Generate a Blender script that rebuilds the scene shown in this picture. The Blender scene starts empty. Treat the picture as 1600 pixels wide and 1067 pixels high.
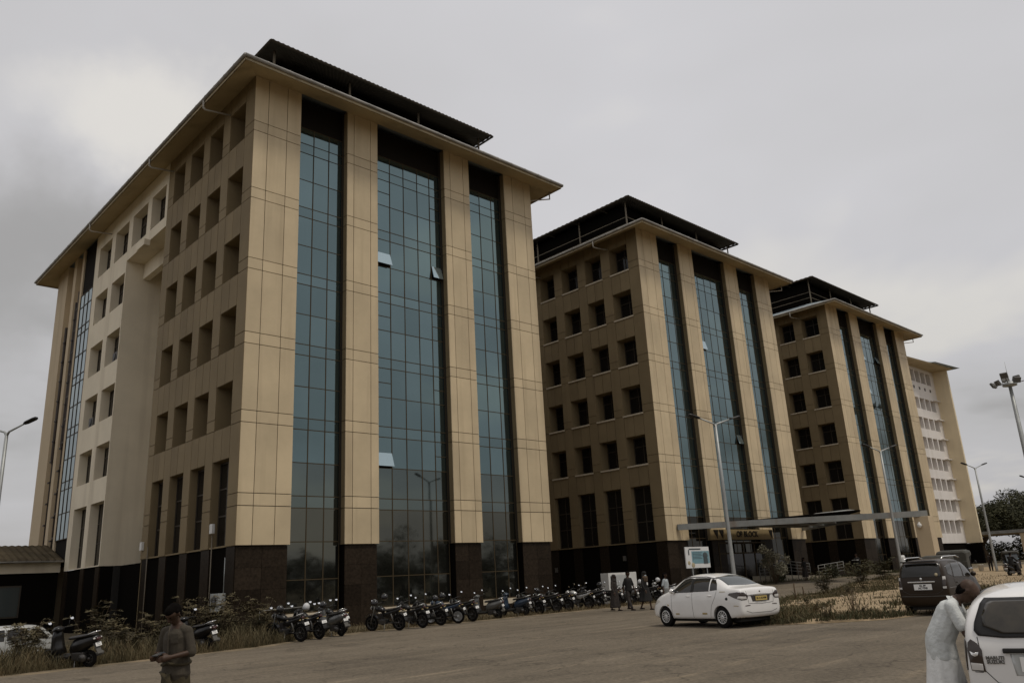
import bpy, bmesh, math, random
import numpy as np
from mathutils import Vector, Matrix, Euler
from mathutils.bvhtree import BVHTree
R = math.radians
rnd = random.Random(7)
SC = bpy.context.scene
COL = SC.collection

# ---------------------------------------------------------------- camera
# axes: +X runs along the front facades, +Y into the blocks, Z up; metres
EYE = 1.65
cam_d = bpy.data.cameras.new('camera'); cam = bpy.data.objects.new('camera', cam_d); COL.objects.link(cam)
cam_d.sensor_width = 36.0; cam_d.lens = 1254.27 / 1600 * 36.0
cam_d.clip_start = 0.05; cam_d.clip_end = 3000
P_, RO_, YA_ = R(16.514), R(-3.0893), R(43.805)
fw = Vector((math.sin(YA_) * math.cos(P_), math.cos(YA_) * math.cos(P_), math.sin(P_)))
r0 = Vector((math.cos(YA_), -math.sin(YA_), 0)); up0 = r0.cross(fw)
rt = math.cos(RO_) * r0 + math.sin(RO_) * up0; up = rt.cross(fw)
cam.matrix_world = Matrix(((rt.x, up.x, -fw.x, 0), (rt.y, up.y, -fw.y, 0), (rt.z, up.z, -fw.z, EYE), (0, 0, 0, 1)))
SC.camera = cam

# ---------------------------------------------------------------- sky, sun, exposure
SUN_DIR = Vector((0.10, -0.43, 0.90)).normalized()          # towards the sun
w = bpy.data.worlds.new('World'); SC.world = w; w.use_nodes = True
nt = w.node_tree; nt.nodes.clear()
def N(tree, typ, **kw):
    n = tree.nodes.new(typ)
    for k, v in kw.items(): setattr(n, k, v)
    return n
L = nt.links.new
out = N(nt, 'ShaderNodeOutputWorld'); bg = N(nt, 'ShaderNodeBackground'); bg.inputs['Strength'].default_value = 0.1
sky = N(nt, 'ShaderNodeTexSky', sky_type='NISHITA'); sky.sun_disc = False
sky.sun_elevation = math.asin(SUN_DIR.z); sky.sun_rotation = math.atan2(SUN_DIR.x, SUN_DIR.y)
sky.dust_density = 3.0; sky.air_density = 1.5
tc = N(nt, 'ShaderNodeTexCoord'); sep = N(nt, 'ShaderNodeSeparateXYZ'); L(tc.outputs['Generated'], sep.inputs[0])
# cloud deck: project the view direction on a high flat layer, then fractal noise
zc = N(nt, 'ShaderNodeMath', operation='MAXIMUM'); L(sep.outputs['Z'], zc.inputs[0]); zc.inputs[1].default_value = 0.0
za = N(nt, 'ShaderNodeMath', operation='ADD'); L(zc.outputs[0], za.inputs[0]); za.inputs[1].default_value = 0.16
dx = N(nt, 'ShaderNodeMath', operation='DIVIDE'); L(sep.outputs['X'], dx.inputs[0]); L(za.outputs[0], dx.inputs[1])
dy = N(nt, 'ShaderNodeMath', operation='DIVIDE'); L(sep.outputs['Y'], dy.inputs[0]); L(za.outputs[0], dy.inputs[1])
cb = N(nt, 'ShaderNodeCombineXYZ'); L(dx.outputs[0], cb.inputs[0]); L(dy.outputs[0], cb.inputs[1])
mp = N(nt, 'ShaderNodeMapping'); L(cb.outputs[0], mp.inputs[0])
mp.inputs['Location'].default_value = (6.81, -2.72, 0.0)
n1 = N(nt, 'ShaderNodeTexNoise'); n1.inputs['Scale'].default_value = 0.62; n1.inputs['Detail'].default_value = 5; n1.inputs['Roughness'].default_value = 0.52; n1.inputs['Distortion'].default_value = 0.25
L(mp.outputs[0], n1.inputs['Vector'])
cr = N(nt, 'ShaderNodeValToRGB'); L(n1.outputs['Fac'], cr.inputs[0])
e = cr.color_ramp.elements
e[0].position = 0.30; e[0].color = (3.3, 3.2, 3.1, 1)
e[1].position = 0.63; e[1].color = (7.6, 7.35, 7.0, 1)
m1 = e.new(0.43); m1.color = (5.75, 5.65, 5.7, 1)
m2 = e.new(0.565); m2.color = (6.4, 6.3, 6.45, 1)
# the deck is thicker and greyer towards the horizon
hz = N(nt, 'ShaderNodeMapRange'); L(sep.outputs['Z'], hz.inputs[0])
hz.inputs[1].default_value = 0.0; hz.inputs[2].default_value = 0.42; hz.inputs[3].default_value = 0.74; hz.inputs[4].default_value = 1.0
ml = N(nt, 'ShaderNodeMix', data_type='RGBA', blend_type='MULTIPLY'); ml.inputs[0].default_value = 1
L(cr.outputs[0], ml.inputs[6]); L(hz.outputs[0], ml.inputs[7])
# two cloud masses of the deck: a dark rain bank and a pale cumulus top, ragged by noise
nv = N(nt, 'ShaderNodeTexNoise'); nv.inputs['Scale'].default_value = 5.0; nv.inputs['Detail'].default_value = 6; nv.inputs['Roughness'].default_value = 0.55; L(tc.outputs['Generated'], nv.inputs['Vector'])
nsub = N(nt, 'ShaderNodeVectorMath', operation='SUBTRACT'); L(nv.outputs['Color'], nsub.inputs[0]); nsub.inputs[1].default_value = (.5, .5, .5)
nmul = N(nt, 'ShaderNodeVectorMath', operation='SCALE'); L(nsub.outputs[0], nmul.inputs[0]); nmul.inputs['Scale'].default_value = 0.22
nadd = N(nt, 'ShaderNodeVectorMath', operation='ADD'); L(tc.outputs['Generated'], nadd.inputs[0]); L(nmul.outputs[0], nadd.inputs[1])
def cloud_mass(src, d, stretch, r_in, r_out, colour, amt):
    sb = N(nt, 'ShaderNodeVectorMath', operation='SUBTRACT'); L(nadd.outputs[0], sb.inputs[0]); sb.inputs[1].default_value = d
    st = N(nt, 'ShaderNodeVectorMath', operation='MULTIPLY'); L(sb.outputs[0], st.inputs[0]); st.inputs[1].default_value = stretch
    ln = N(nt, 'ShaderNodeVectorMath', operation='LENGTH'); L(st.outputs[0], ln.inputs[0])
    mr = N(nt, 'ShaderNodeMapRange'); mr.interpolation_type = 'SMOOTHSTEP'; L(ln.outputs['Value'], mr.inputs[0]); mr.inputs[1].default_value = r_in; mr.inputs[2].default_value = r_out; mr.inputs[3].default_value = amt; mr.inputs[4].default_value = 0
    mm = N(nt, 'ShaderNodeMix', data_type='RGBA'); L(mr.outputs[0], mm.inputs[0]); L(src, mm.inputs[6]); mm.inputs[7].default_value = (*colour, 1); return mm.outputs[2]
c_ = cloud_mass(ml.outputs[2], (0.17, 0.93, 0.345), (.7, .7, 2.9), 0.03, 0.40, (3.4, 3.3, 3.2), 0.85)
c_ = cloud_mass(c_, (0.275, 0.83, 0.51), (.85, .85, 1.5), 0.04, 0.125, (7.8, 7.5, 7.05), 0.9)
mx = N(nt, 'ShaderNodeMix', data_type='RGBA'); mx.inputs[0].default_value = 0.94
L(sky.outputs[0], mx.inputs[6]); L(c_, mx.inputs[7])
L(mx.outputs[2], bg.inputs['Color']); L(bg.outputs[0], out.inputs[0])

sd = bpy.data.lights.new('sun', 'SUN'); sd.energy = 1.5; sd.angle = R(10); sd.color = (1.0, 0.93, 0.82)
sun = bpy.data.objects.new('sun', sd); COL.objects.link(sun)
sun.rotation_euler = SUN_DIR.to_track_quat('Z', 'Y').to_euler(); sun.location = (0, -20, 60)
vs = SC.view_settings; vs.view_transform = 'Standard'; vs.look = 'None'; vs.gamma = 1; vs.exposure = 0.0; vs.use_curve_mapping = False

# ---------------------------------------------------------------- helpers
MATS = {}
def mat(name, col, rough=0.6, metal=0.0, var=0.0, vscale=1.0, col2=None, bump=0.0, bscale=40.0, objrand=0.0, coord='Object', spec=0.3, stain=None, alpha=None, trans=0.0, coat=0.0, stretch=None, layers=(), cracks=()):
    m = bpy.data.materials.new(name); m.use_nodes = True; t = m.node_tree
    b = t.nodes['Principled BSDF']; l = t.links.new
    b.inputs['Roughness'].default_value = rough; b.inputs['Metallic'].default_value = metal
    b.inputs['Specular IOR Level'].default_value = spec
    b.inputs['Coat Weight'].default_value = coat
    b.inputs['Transmission Weight'].default_value = trans
    c4 = (*col, 1)
    b.inputs['Base Color'].default_value = c4
    src = None
    if coord == 'World': g = N(t, 'ShaderNodeNewGeometry'); vec = g.outputs['Position']
    else: g = N(t, 'ShaderNodeTexCoord'); vec = g.outputs['Object']
    if stretch:
        mpn = N(t, 'ShaderNodeMapping'); mpn.inputs['Scale'].default_value = stretch; l(vec, mpn.inputs[0]); vec2 = mpn.outputs[0]
    else: vec2 = vec
    if var > 0 or col2:
        n = N(t, 'ShaderNodeTexNoise'); n.inputs['Scale'].default_value = vscale; n.inputs['Detail'].default_value = 6; n.inputs['Roughness'].default_value = 0.6
        l(vec2, n.inputs['Vector'])
        r = N(t, 'ShaderNodeValToRGB'); l(n.outputs['Fac'], r.inputs[0])
        a = col2 if col2 else tuple(c * (1 - var) for c in col)
        bb = col if col2 else tuple(min(1, c * (1 + var)) for c in col)
        r.color_ramp.elements[0].position = 0.35; r.color_ramp.elements[0].color = (*a, 1)
        r.color_ramp.elements[1].position = 0.65; r.color_ramp.elements[1].color = (*bb, 1)
        src = r.outputs[0]
    if stain:                                   # rain streaks: noise stretched along z
        sc_, dark, amt = stain
        mpn = N(t, 'ShaderNodeMapping'); mpn.inputs['Scale'].default_value = (sc_, sc_, sc_ * 0.06); l(vec, mpn.inputs[0])
        n = N(t, 'ShaderNodeTexNoise'); n.inputs['Scale'].default_value = 1; n.inputs['Detail'].default_value = 5; l(mpn.outputs[0], n.inputs['Vector'])
        r = N(t, 'ShaderNodeMapRange'); l(n.outputs['Fac'], r.inputs[0]); r.inputs[1].default_value = .52; r.inputs[2].default_value = .75; r.inputs[3].default_value = 0; r.inputs[4].default_value = amt
        mm = N(t, 'ShaderNodeMix', data_type='RGBA'); l(r.outputs[0], mm.inputs[0])
        if src: l(src, mm.inputs[6])
        else: mm.inputs[6].default_value = c4
        mm.inputs[7].default_value = (*dark, 1); src = mm.outputs[2]
    if objrand > 0:
        oi = N(t, 'ShaderNodeObjectInfo'); r = N(t, 'ShaderNodeMapRange'); l(oi.outputs['Random'], r.inputs[0])
        r.inputs[3].default_value = 1 - objrand; r.inputs[4].default_value = 1 + objrand
        mm = N(t, 'ShaderNodeMix', data_type='RGBA', blend_type='MULTIPLY'); mm.inputs[0].default_value = 1
        if src: l(src, mm.inputs[6])
        else: mm.inputs[6].default_value = c4
        l(r.outputs[0], mm.inputs[7]); src = mm.outputs[2]
    for (sc3, lo, hi, c_lo, c_hi) in layers:        # further noise layers multiplied on
        mpn = N(t, 'ShaderNodeMapping'); mpn.inputs['Scale'].default_value = sc3; l(vec, mpn.inputs[0])
        n = N(t, 'ShaderNodeTexNoise'); n.inputs['Scale'].default_value = 1; n.inputs['Detail'].default_value = 5; n.inputs['Roughness'].default_value = .6; l(mpn.outputs[0], n.inputs['Vector'])
        r = N(t, 'ShaderNodeValToRGB'); l(n.outputs['Fac'], r.inputs[0]); r.color_ramp.elements[0].position = lo; r.color_ramp.elements[1].position = hi
        r.color_ramp.elements[0].color = (*c_lo, 1); r.color_ramp.elements[1].color = (*c_hi, 1)
        mm = N(t, 'ShaderNodeMix', data_type='RGBA', blend_type='MULTIPLY'); mm.inputs[0].default_value = 1
        if src: l(src, mm.inputs[6])
        else: mm.inputs[6].default_value = c4
        l(r.outputs[0], mm.inputs[7]); src = mm.outputs[2]
    for (sc_, wd_, dk_) in cracks:                  # winding cracks: a thin band of a noise field's contour
        n = N(t, 'ShaderNodeTexNoise'); n.inputs['Scale'].default_value = sc_; n.inputs['Detail'].default_value = 4; l(vec, n.inputs['Vector'])
        r = N(t, 'ShaderNodeValToRGB'); l(n.outputs['Fac'], r.inputs[0]); e0 = r.color_ramp.elements
        e0[0].position = .47 - wd_; e0[0].color = (1, 1, 1, 1); e0[1].position = .47 + wd_; e0[1].color = (1, 1, 1, 1); e1 = e0.new(.47); e1.color = (dk_, dk_, dk_, 1)
        mm = N(t, 'ShaderNodeMix', data_type='RGBA', blend_type='MULTIPLY'); mm.inputs[0].default_value = 1; l(src, mm.inputs[6]); l(r.outputs[0], mm.inputs[7]); src = mm.outputs[2]
    if src: l(src, b.inputs['Base Color'])
    if bump > 0:
        n = N(t, 'ShaderNodeTexNoise'); n.inputs['Scale'].default_value = bscale; n.inputs['Detail'].default_value = 4; l(vec, n.inputs['Vector'])
        bp = N(t, 'ShaderNodeBump'); bp.inputs['Strength'].default_value = bump; bp.inputs['Distance'].default_value = 0.02
        l(n.outputs['Fac'], bp.inputs['Height']); l(bp.outputs[0], b.inputs['Normal'])
    MATS[name] = m
    return m

class MB:
    """collects faces; build() links them as ONE mesh object"""
    def __init__(s): s.v = []; s.f = []; s.sm = []; s.mi = []; s.cur = 0
    def add(s, vs, fs, smooth=False):
        o = len(s.v); s.v += [tuple(p) for p in vs]
        for f in fs: s.f.append(tuple(i + o for i in f)); s.sm.append(smooth); s.mi.append(s.cur)
    def quad(s, a, b, c, d): s.add([a, b, c, d], [(0, 1, 2, 3)])
    def box(s, x0, x1, y0, y1, z0, z1, bev=0.0):
        if bev <= 0:
            v = [(x, y, z) for z in (z0, z1) for y in (y0, y1) for x in (x0, x1)]
            s.add(v, [(0, 2, 3, 1), (4, 5, 7, 6), (0, 1, 5, 4), (2, 6, 7, 3), (0, 4, 6, 2), (1, 3, 7, 5)])
        else:
            bm = bmesh.new(); bmesh.ops.create_cube(bm, size=1)
            for p in bm.verts: p.co = Vector(((x0 + x1) / 2 + p.co.x * (x1 - x0), (y0 + y1) / 2 + p.co.y * (y1 - y0), (z0 + z1) / 2 + p.co.z * (z1 - z0)))
            bmesh.ops.bevel(bm, geom=bm.edges[:], offset=bev, segments=2, affect='EDGES', profile=0.7)
            s.bm(bm)
    def bm(s, bm, smooth=False):
        bm.verts.index_update(); s.add([p.co[:] for p in bm.verts], [[p.index for p in f.verts] for f in bm.faces], smooth); bm.free()
    def obox(s, c, ax, ay, az, hx, hy, hz):
        c = Vector(c); ax = Vector(ax).normalized() * hx; ay = Vector(ay).normalized() * hy; az = Vector(az).normalized() * hz
        v = [c + ax * i + ay * j + az * k for k in (-1, 1) for j in (-1, 1) for i in (-1, 1)]
        s.add(v, [(0, 2, 3, 1), (4, 5, 7, 6), (0, 1, 5, 4), (2, 6, 7, 3), (0, 4, 6, 2), (1, 3, 7, 5)])
    def loft(s, rings, caps=True, smooth=True, closed=True):
        n = len(rings[0]); v = [p for r in rings for p in r]; f = []
        m = n if closed else n - 1
        for i in range(len(rings) - 1):
            for j in range(m):
                k = (j + 1) % n; f.append((i * n + j, i * n + k, (i + 1) * n + k, (i + 1) * n + j))
        if caps and closed: f.append(tuple(reversed(range(n)))); f.append(tuple((len(rings) - 1) * n + j for j in range(n)))
        s.add(v, f, smooth)
    def tube(s, path, rad, n=8, caps=True, flat=1.0):
        path = [Vector(p) for p in path]; rings = []
        if not hasattr(rad, '__len__'): rad = [rad] * len(path)
        d = (path[1] - path[0]).normalized(); ref = Vector((0, 0, 1)) if abs(d.z) < 0.9 else Vector((1, 0, 0))
        a = d.cross(ref).normalized()
        for i, p in enumerate(path):
            if i == 0: t = path[1] - path[0]
            elif i == len(path) - 1: t = path[-1] - path[-2]
            else: t = (path[i + 1] - path[i]).normalized() + (path[i] - path[i - 1]).normalized()
            t = t.normalized(); a = (a - t * a.dot(t)).normalized(); b = t.cross(a)
            rings.append([p + (a * math.cos(q) + b * math.sin(q) * flat) * rad[i] for q in (2 * math.pi * j / n for j in range(n))])
        s.loft(rings, caps)
    def lathe(s, prof, c=(0, 0, 0), axis='Z', n=20):
        rings = []
        for r, h in prof:
            ring = []
            for j in range(n):
                q = 2 * math.pi * j / n; x, y = r * math.cos(q), r * math.sin(q)
                p = {'Z': (x, y, h), 'Y': (x, h, y), 'X': (h, x, y)}[axis]
                ring.append((p[0] + c[0], p[1] + c[1], p[2] + c[2]))
            rings.append(ring)
        s.loft(rings)
    def ell(s, c, rx, ry, rz, n=12, m=8):
        rings = []
        for i in range(m + 1):
            t = -math.pi / 2 + math.pi * (i + .001) / (m + .002)
            rings.append([(c[0] + rx * math.cos(t) * math.cos(q), c[1] + ry * math.cos(t) * math.sin(q), c[2] + rz * math.sin(t)) for q in (2 * math.pi * j / n for j in range(n))])
        s.loft(rings)
    def mesh(s, name, mats):
        me = bpy.data.meshes.new(name); me.from_pydata(s.v, [], s.f)
        me.polygons.foreach_set('use_smooth', s.sm)
        if not isinstance(mats, (list, tuple)): mats = [mats]
        for m in mats: me.materials.append(MATS[m] if isinstance(m, str) else m)
        if len(mats) > 1: me.polygons.foreach_set('material_index', s.mi)
        me.update(); return me
    def build(s, name, mats, parent=None, fix=True):
        me = s.mesh(name, mats)
        if fix:
            bm = bmesh.new(); bm.from_mesh(me); bmesh.ops.recalc_face_normals(bm, faces=bm.faces[:]); bm.to_mesh(me); bm.free()
        return obj(name, me, parent)

def obj(name, me, parent=None, loc=None, rot=None):
    o = bpy.data.objects.new(name, me); COL.objects.link(o)
    if parent is not None: o.parent = parent
    if loc is not None: o.location = loc
    if rot is not None: o.rotation_euler = rot
    return o
def tag(o, label, cat, group=None, kind=None):
    if label: o['label'] = label
    if cat: o['category'] = cat
    if group: o['group'] = group
    if kind: o['kind'] = kind
    return o
def thing(name, label, cat, loc=(0, 0, 0), rz=0.0, group=None):
    o = bpy.data.objects.new(name, None); COL.objects.link(o); o.location = loc; o.rotation_euler = (0, 0, rz); o.empty_display_size = 0.3
    return tag(o, label, cat, group)
def copy_tree(o, parent=None):
    c = o.copy(); COL.objects.link(c)
    if parent is not None: c.parent = parent
    for ch in o.children: copy_tree(ch, c)
    return c
def evaluated(me, mods):
    """apply modifiers given as (type, {props}) to a mesh, return the new mesh"""
    o = bpy.data.objects.new('tmp', me); COL.objects.link(o)
    for typ, pr in mods:
        m = o.modifiers.new('m', typ)
        for k, v in pr.items(): setattr(m, k, v)
    dg = bpy.context.evaluated_depsgraph_get()
    res = bpy.data.meshes.new_from_object(o.evaluated_get(dg), preserve_all_data_layers=False, depsgraph=dg)
    bpy.data.objects.remove(o); return res
def text_mesh(txt, size, extrude=0.01, material='black_plastic', align='CENTER', bold=0.0):
    c = bpy.data.curves.new('txt', 'FONT'); c.body = txt; c.size = size; c.extrude = extrude; c.align_x = align; c.align_y = 'CENTER'; c.resolution_u = 3; c.offset = bold
    o = bpy.data.objects.new('txt', c); COL.objects.link(o)
    dg = bpy.context.evaluated_depsgraph_get(); me = bpy.data.meshes.new_from_object(o.evaluated_get(dg)); bpy.data.objects.remove(o)
    me.materials.clear(); me.materials.append(MATS[material]); return me
def sst(x, a, b):
    t = max(0, min(1, (x - a) / (b - a))); return t * t * (3 - 2 * t)
def gh(x, y):
    """terrain height: the verge falls away by the first block, the drive climbs to the entrance"""
    z = -0.75 * sst(y, 26, 33) * (1 - sst(x, 9, 15.5))
    z += 0.55 * sst(x, 40, 56) * sst(y, 19, 31)
    return z

# ---------------------------------------------------------------- materials
mat('asphalt', (0.150, 0.124, 0.091), 0.92, var=0.14, vscale=0.22, coord='World', bump=0.6, bscale=60, spec=0.2, layers=(((14, 14, 14), .34, .68, (.74, .74, .74), (1.2, 1.2, 1.2)), ((.25, 2.4, 1), .57, .74, (1, 1, 1), (1.6, 1.55, 1.45)), ((.09, 1.0, 1), .42, .62, (.9, .9, .9), (1.1, 1.1, 1.1)), ((.6, .14, 1), .58, .75, (1, 1, 1), (.74, .74, .75)), ((.9, .9, 1), .66, .72, (1, 1, 1), (.72, .72, .73))), cracks=((.35, .007, .55), (.8, .006, .7)))
mat('soil', (0.15, 0.115, 0.07), 0.95, col2=(0.075, 0.066, 0.036), vscale=0.6, coord='World', bump=0.7, bscale=14)
mat('sand', (0.36, 0.27, 0.165), 0.95, col2=(0.23, 0.17, 0.10), vscale=0.9, coord='World', bump=0.9, bscale=9)
mat('dust', (0.23, 0.175, 0.11), 0.95, col2=(0.125, 0.10, 0.062), vscale=1.4, coord='World', bump=0.9, bscale=12)
mat('grass', (0.085, 0.076, 0.038), 0.8, col2=(0.042, 0.043, 0.019), vscale=0.5, coord='World', spec=0.2)
mat('dry_grass', (0.155, 0.115, 0.062), 0.85, col2=(0.075, 0.060, 0.03), vscale=0.7, coord='World', spec=0.2)
mat('weed_leaf', (0.125, 0.10, 0.052), 0.8, col2=(0.055, 0.048, 0.024), vscale=1.5, coord='World', spec=0.25)
mat('tree_leaf', (0.062, 0.060, 0.026), 0.7, col2=(0.030, 0.031, 0.014), vscale=0.7, coord='World', spec=0.25)
mat('pale_leaf', (0.34, 0.31, 0.23), 0.7, col2=(0.09, 0.085, 0.045), vscale=5, coord='World', spec=0.25)
mat('bark', (0.09, 0.065, 0.04), 0.9, var=0.3, vscale=6, bump=0.6, bscale=20)
mat('beige_panel', (0.545, 0.438, 0.280), 0.55, var=0.08, vscale=0.5, coord='World', objrand=0.085, stain=(1.7, (0.34, 0.26, 0.155), 0.5), spec=0.35)
mat('shaded_side_panel', (0.222, 0.170, 0.098), 0.55, var=0.07, vscale=0.6, coord='World', objrand=0.06, stain=(1.6, (0.16, 0.12, 0.07), 0.45), spec=0.05)  # cladding of the side faces, with their shade put into the darker colour
mat('joint', (0.035, 0.028, 0.02), 0.8)
mat('white_wall', (0.73, 0.65, 0.505), 0.85, var=0.05, vscale=0.5, coord='World', stain=(0.9, (0.40, 0.33, 0.24), 0.5), bump=0.1, bscale=25)
mat('cream_wall', (0.52, 0.42, 0.285), 0.85, var=0.05, vscale=0.4, coord='World', stain=(0.9, (0.36, 0.28, 0.19), 0.45), bump=0.1, bscale=25)
mat('bright_wall', (0.74, 0.70, 0.66), 0.85, var=0.03, vscale=0.5, coord='World', stain=(0.6, (0.5, 0.46, 0.4), 0.4))
mat('granite', (0.024, 0.0175, 0.012), 0.38, var=0.3, vscale=9, coord='World', objrand=0.3, spec=0.05)
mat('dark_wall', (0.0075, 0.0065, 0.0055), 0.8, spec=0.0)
mat('dark_void', (0.013, 0.0105, 0.008), 0.9, spec=0.1)
mat('facade_glass', (0.145, 0.202, 0.212), 0.035, metal=0.92, objrand=0.10, var=0.05, vscale=0.25, coord='World')
mat('lower_glass', (0.118, 0.142, 0.138), 0.04, metal=0.92, objrand=0.09, var=0.05, vscale=0.25, coord='World')
mat('lobby_glass', (0.100, 0.102, 0.088), 0.04, metal=0.92, objrand=0.07, var=0.05, vscale=0.25, coord='World')
mat('post_metal', (0.17, 0.14, 0.10), 0.6)
mat('bright_cream', (0.72, 0.61, 0.42), 0.85, var=0.04, vscale=0.4, coord='World', stain=(0.7, (0.5, 0.42, 0.3), 0.4))
mat('vent_glass', (0.42, 0.52, 0.55), 0.06, metal=0.85, objrand=0.05)
mat('mullion', (0.062, 0.046, 0.026), 0.6, spec=0.08)
mat('window_frame', (0.05, 0.041, 0.031), 0.5)
mat('window_glass', (0.012, 0.011, 0.010), 0.08, spec=0.3)
mat('shaded_entrance_glass', (0.048, 0.047, 0.040), 0.05, metal=0.9, objrand=0.1)  # darker copy of the lobby glass; entrance shade is put into the tint
mat('sill_stone', (0.52, 0.45, 0.34), 0.7, var=0.1, vscale=4)
mat('soffit', (0.46, 0.37, 0.225), 0.8, var=0.07, vscale=0.4, coord='World', stain=(0.8, (0.25, 0.2, 0.12), 0.5))
mat('fascia', (0.43, 0.36, 0.24), 0.75, var=0.1, vscale=1.0, coord='World', stain=(2.0, (0.17, 0.14, 0.10), 0.7))
mat('gutter', (0.30, 0.285, 0.26), 0.55, var=0.25, vscale=1.4, coord='World')
mat('roof_sheet', (0.30, 0.345, 0.365), 0.55, metal=0.2, var=0.1, vscale=0.6, coord='World')
mat('canopy_metal', (0.05, 0.038, 0.026), 0.8, spec=0.15, var=0.2, vscale=0.6, coord='World')
mat('pipe_dark', (0.042, 0.031, 0.023), 0.6)
mat('pipe_grey', (0.42, 0.39, 0.34), 0.55, var=0.15, vscale=3)
mat('steel', (0.17, 0.165, 0.15), 0.45, metal=0.3)
mat('galv', (0.34, 0.35, 0.34), 0.5, metal=0.45, var=0.1, vscale=2)
mat('beam_grey', (0.215, 0.22, 0.21), 0.6, var=0.16, vscale=1.2, coord='World', stain=(1.2, (0.17, 0.12, 0.08), 0.6))
mat('tin_roof', (0.085, 0.066, 0.040), 0.85, spec=0.05, var=0.25, vscale=0.9, coord='World')
mat('white_paint', (0.76, 0.745, 0.72), 0.28, coat=0.6, var=0.03, vscale=2.5)
mat('silver_paint', (0.50, 0.51, 0.50), 0.35, metal=0.2, coat=0.4)
mat('brown_paint', (0.028, 0.018, 0.0105), 0.34, coat=0.08, spec=0.2)
mat('black_paint', (0.012, 0.011, 0.011), 0.25, coat=0.4)
mat('car_glass', (0.018, 0.016, 0.013), 0.05, spec=0.55)
mat('car_glass_light', (0.06, 0.070, 0.070), 0.05, spec=0.8)
mat('car_glass_reflection', (0.05, 0.042, 0.030), 0.05, spec=0.45, col2=(0.022, 0.019, 0.015), vscale=4.5)  # two-tone mottling paints reflections into the rear window colour
mat('rubber', (0.010, 0.009, 0.0085), 0.85, spec=0.1)
mat('black_plastic', (0.016, 0.015, 0.014), 0.5)
mat('grey_plastic', (0.10, 0.095, 0.085), 0.6)
mat('chrome', (0.72, 0.71, 0.69), 0.15, metal=0.95)
mat('mirror', (0.95, 0.95, 0.95), 0.04, metal=1.0)
mat('wheel_silver', (0.56, 0.56, 0.55), 0.35, metal=0.45)
mat('tail_red', (0.045, 0.010, 0.008), 0.15, coat=0.6)
mat('tail_smoke', (0.038, 0.026, 0.020), 0.12, coat=0.6)
mat('lamp_clear', (0.55, 0.53, 0.50), 0.12, coat=0.5)
mat('plate_white', (0.78, 0.77, 0.74), 0.4)
mat('plate_yellow', (0.50, 0.38, 0.13), 0.45)
mat('seam', (0.05, 0.045, 0.04), 0.7)
mat('seat_vinyl', (0.02, 0.018, 0.016), 0.5)
mat('engine', (0.085, 0.08, 0.075), 0.4, metal=0.6)
mat('bike_black', (0.010, 0.009, 0.0085), 0.3, coat=0.12)
mat('bike_grey', (0.10, 0.10, 0.095), 0.3, coat=0.4)
mat('bike_blue', (0.025, 0.04, 0.065), 0.25, coat=0.4)
mat('bike_maroon', (0.06, 0.016, 0.013), 0.25, coat=0.4)
mat('bike_silver', (0.38, 0.38, 0.37), 0.3, metal=0.4, coat=0.4)
mat('helmet_black', (0.016, 0.015, 0.015), 0.2, coat=0.5)
mat('helmet_silver', (0.5, 0.5, 0.5), 0.25, coat=0.5)
mat('skin', (0.055, 0.030, 0.018), 0.55, var=0.12, vscale=12)
mat('hair', (0.005, 0.004, 0.0035), 0.9, spec=0.04, bump=0.6, bscale=120)
mat('shirt_olive', (0.052, 0.043, 0.031), 0.85, var=0.14, vscale=9, bump=0.5, bscale=18)
mat('lungi', (0.048, 0.038, 0.020), 0.9, var=0.2, vscale=7, bump=0.5, bscale=14)
mat('shirt_white', (0.55, 0.565, 0.55), 0.85, var=0.10, vscale=7, bump=1.0, bscale=13)
mat('dhoti', (0.72, 0.72, 0.70), 0.85, var=0.08, vscale=5, bump=1.0, bscale=11, stretch=(1, 1, .25))
mat('cloth_black', (0.014, 0.013, 0.012), 0.9, bump=0.4, bscale=20)
mat('cloth_dark', (0.030, 0.024, 0.021), 0.9, var=0.4, vscale=14, bump=0.4, bscale=20)
mat('cloth_jeans', (0.040, 0.034, 0.030), 0.9, bump=0.3, bscale=30)
mat('scarf', (0.13, 0.09, 0.055), 0.9, col2=(0.03, 0.022, 0.018), vscale=22)
mat('cloth_pale', (0.34, 0.37, 0.38), 0.9, var=0.15, vscale=12)
mat('cloth_grey', (0.20, 0.20, 0.19), 0.9, col2=(0.12, 0.12, 0.115), vscale=16)
mat('mask_blue', (0.35, 0.42, 0.46), 0.8)
mat('phone', (0.05, 0.055, 0.06), 0.2)
mat('board_white', (0.66, 0.66, 0.65), 0.5, var=0.05, vscale=3)
mat('board_blue', (0.17, 0.30, 0.345), 0.5, var=0.06, vscale=3)
mat('board_dark', (0.06, 0.075, 0.08), 0.5)
mat('board_tan', (0.40, 0.34, 0.22), 0.6)
mat('sign_tan', (0.34, 0.26, 0.135), 0.6, var=0.1, vscale=1)
mat('letter', (0.014, 0.012, 0.01), 0.5)
mat('white_plastic', (0.62, 0.61, 0.58), 0.5, var=0.06, vscale=3)
mat('rick_cover', (0.055, 0.052, 0.042), 0.7, var=0.2, vscale=2)
mat('rick_yellow', (0.36, 0.27, 0.12), 0.6)
mat('rock', (0.30, 0.25, 0.18), 0.9, var=0.2, vscale=4)
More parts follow.
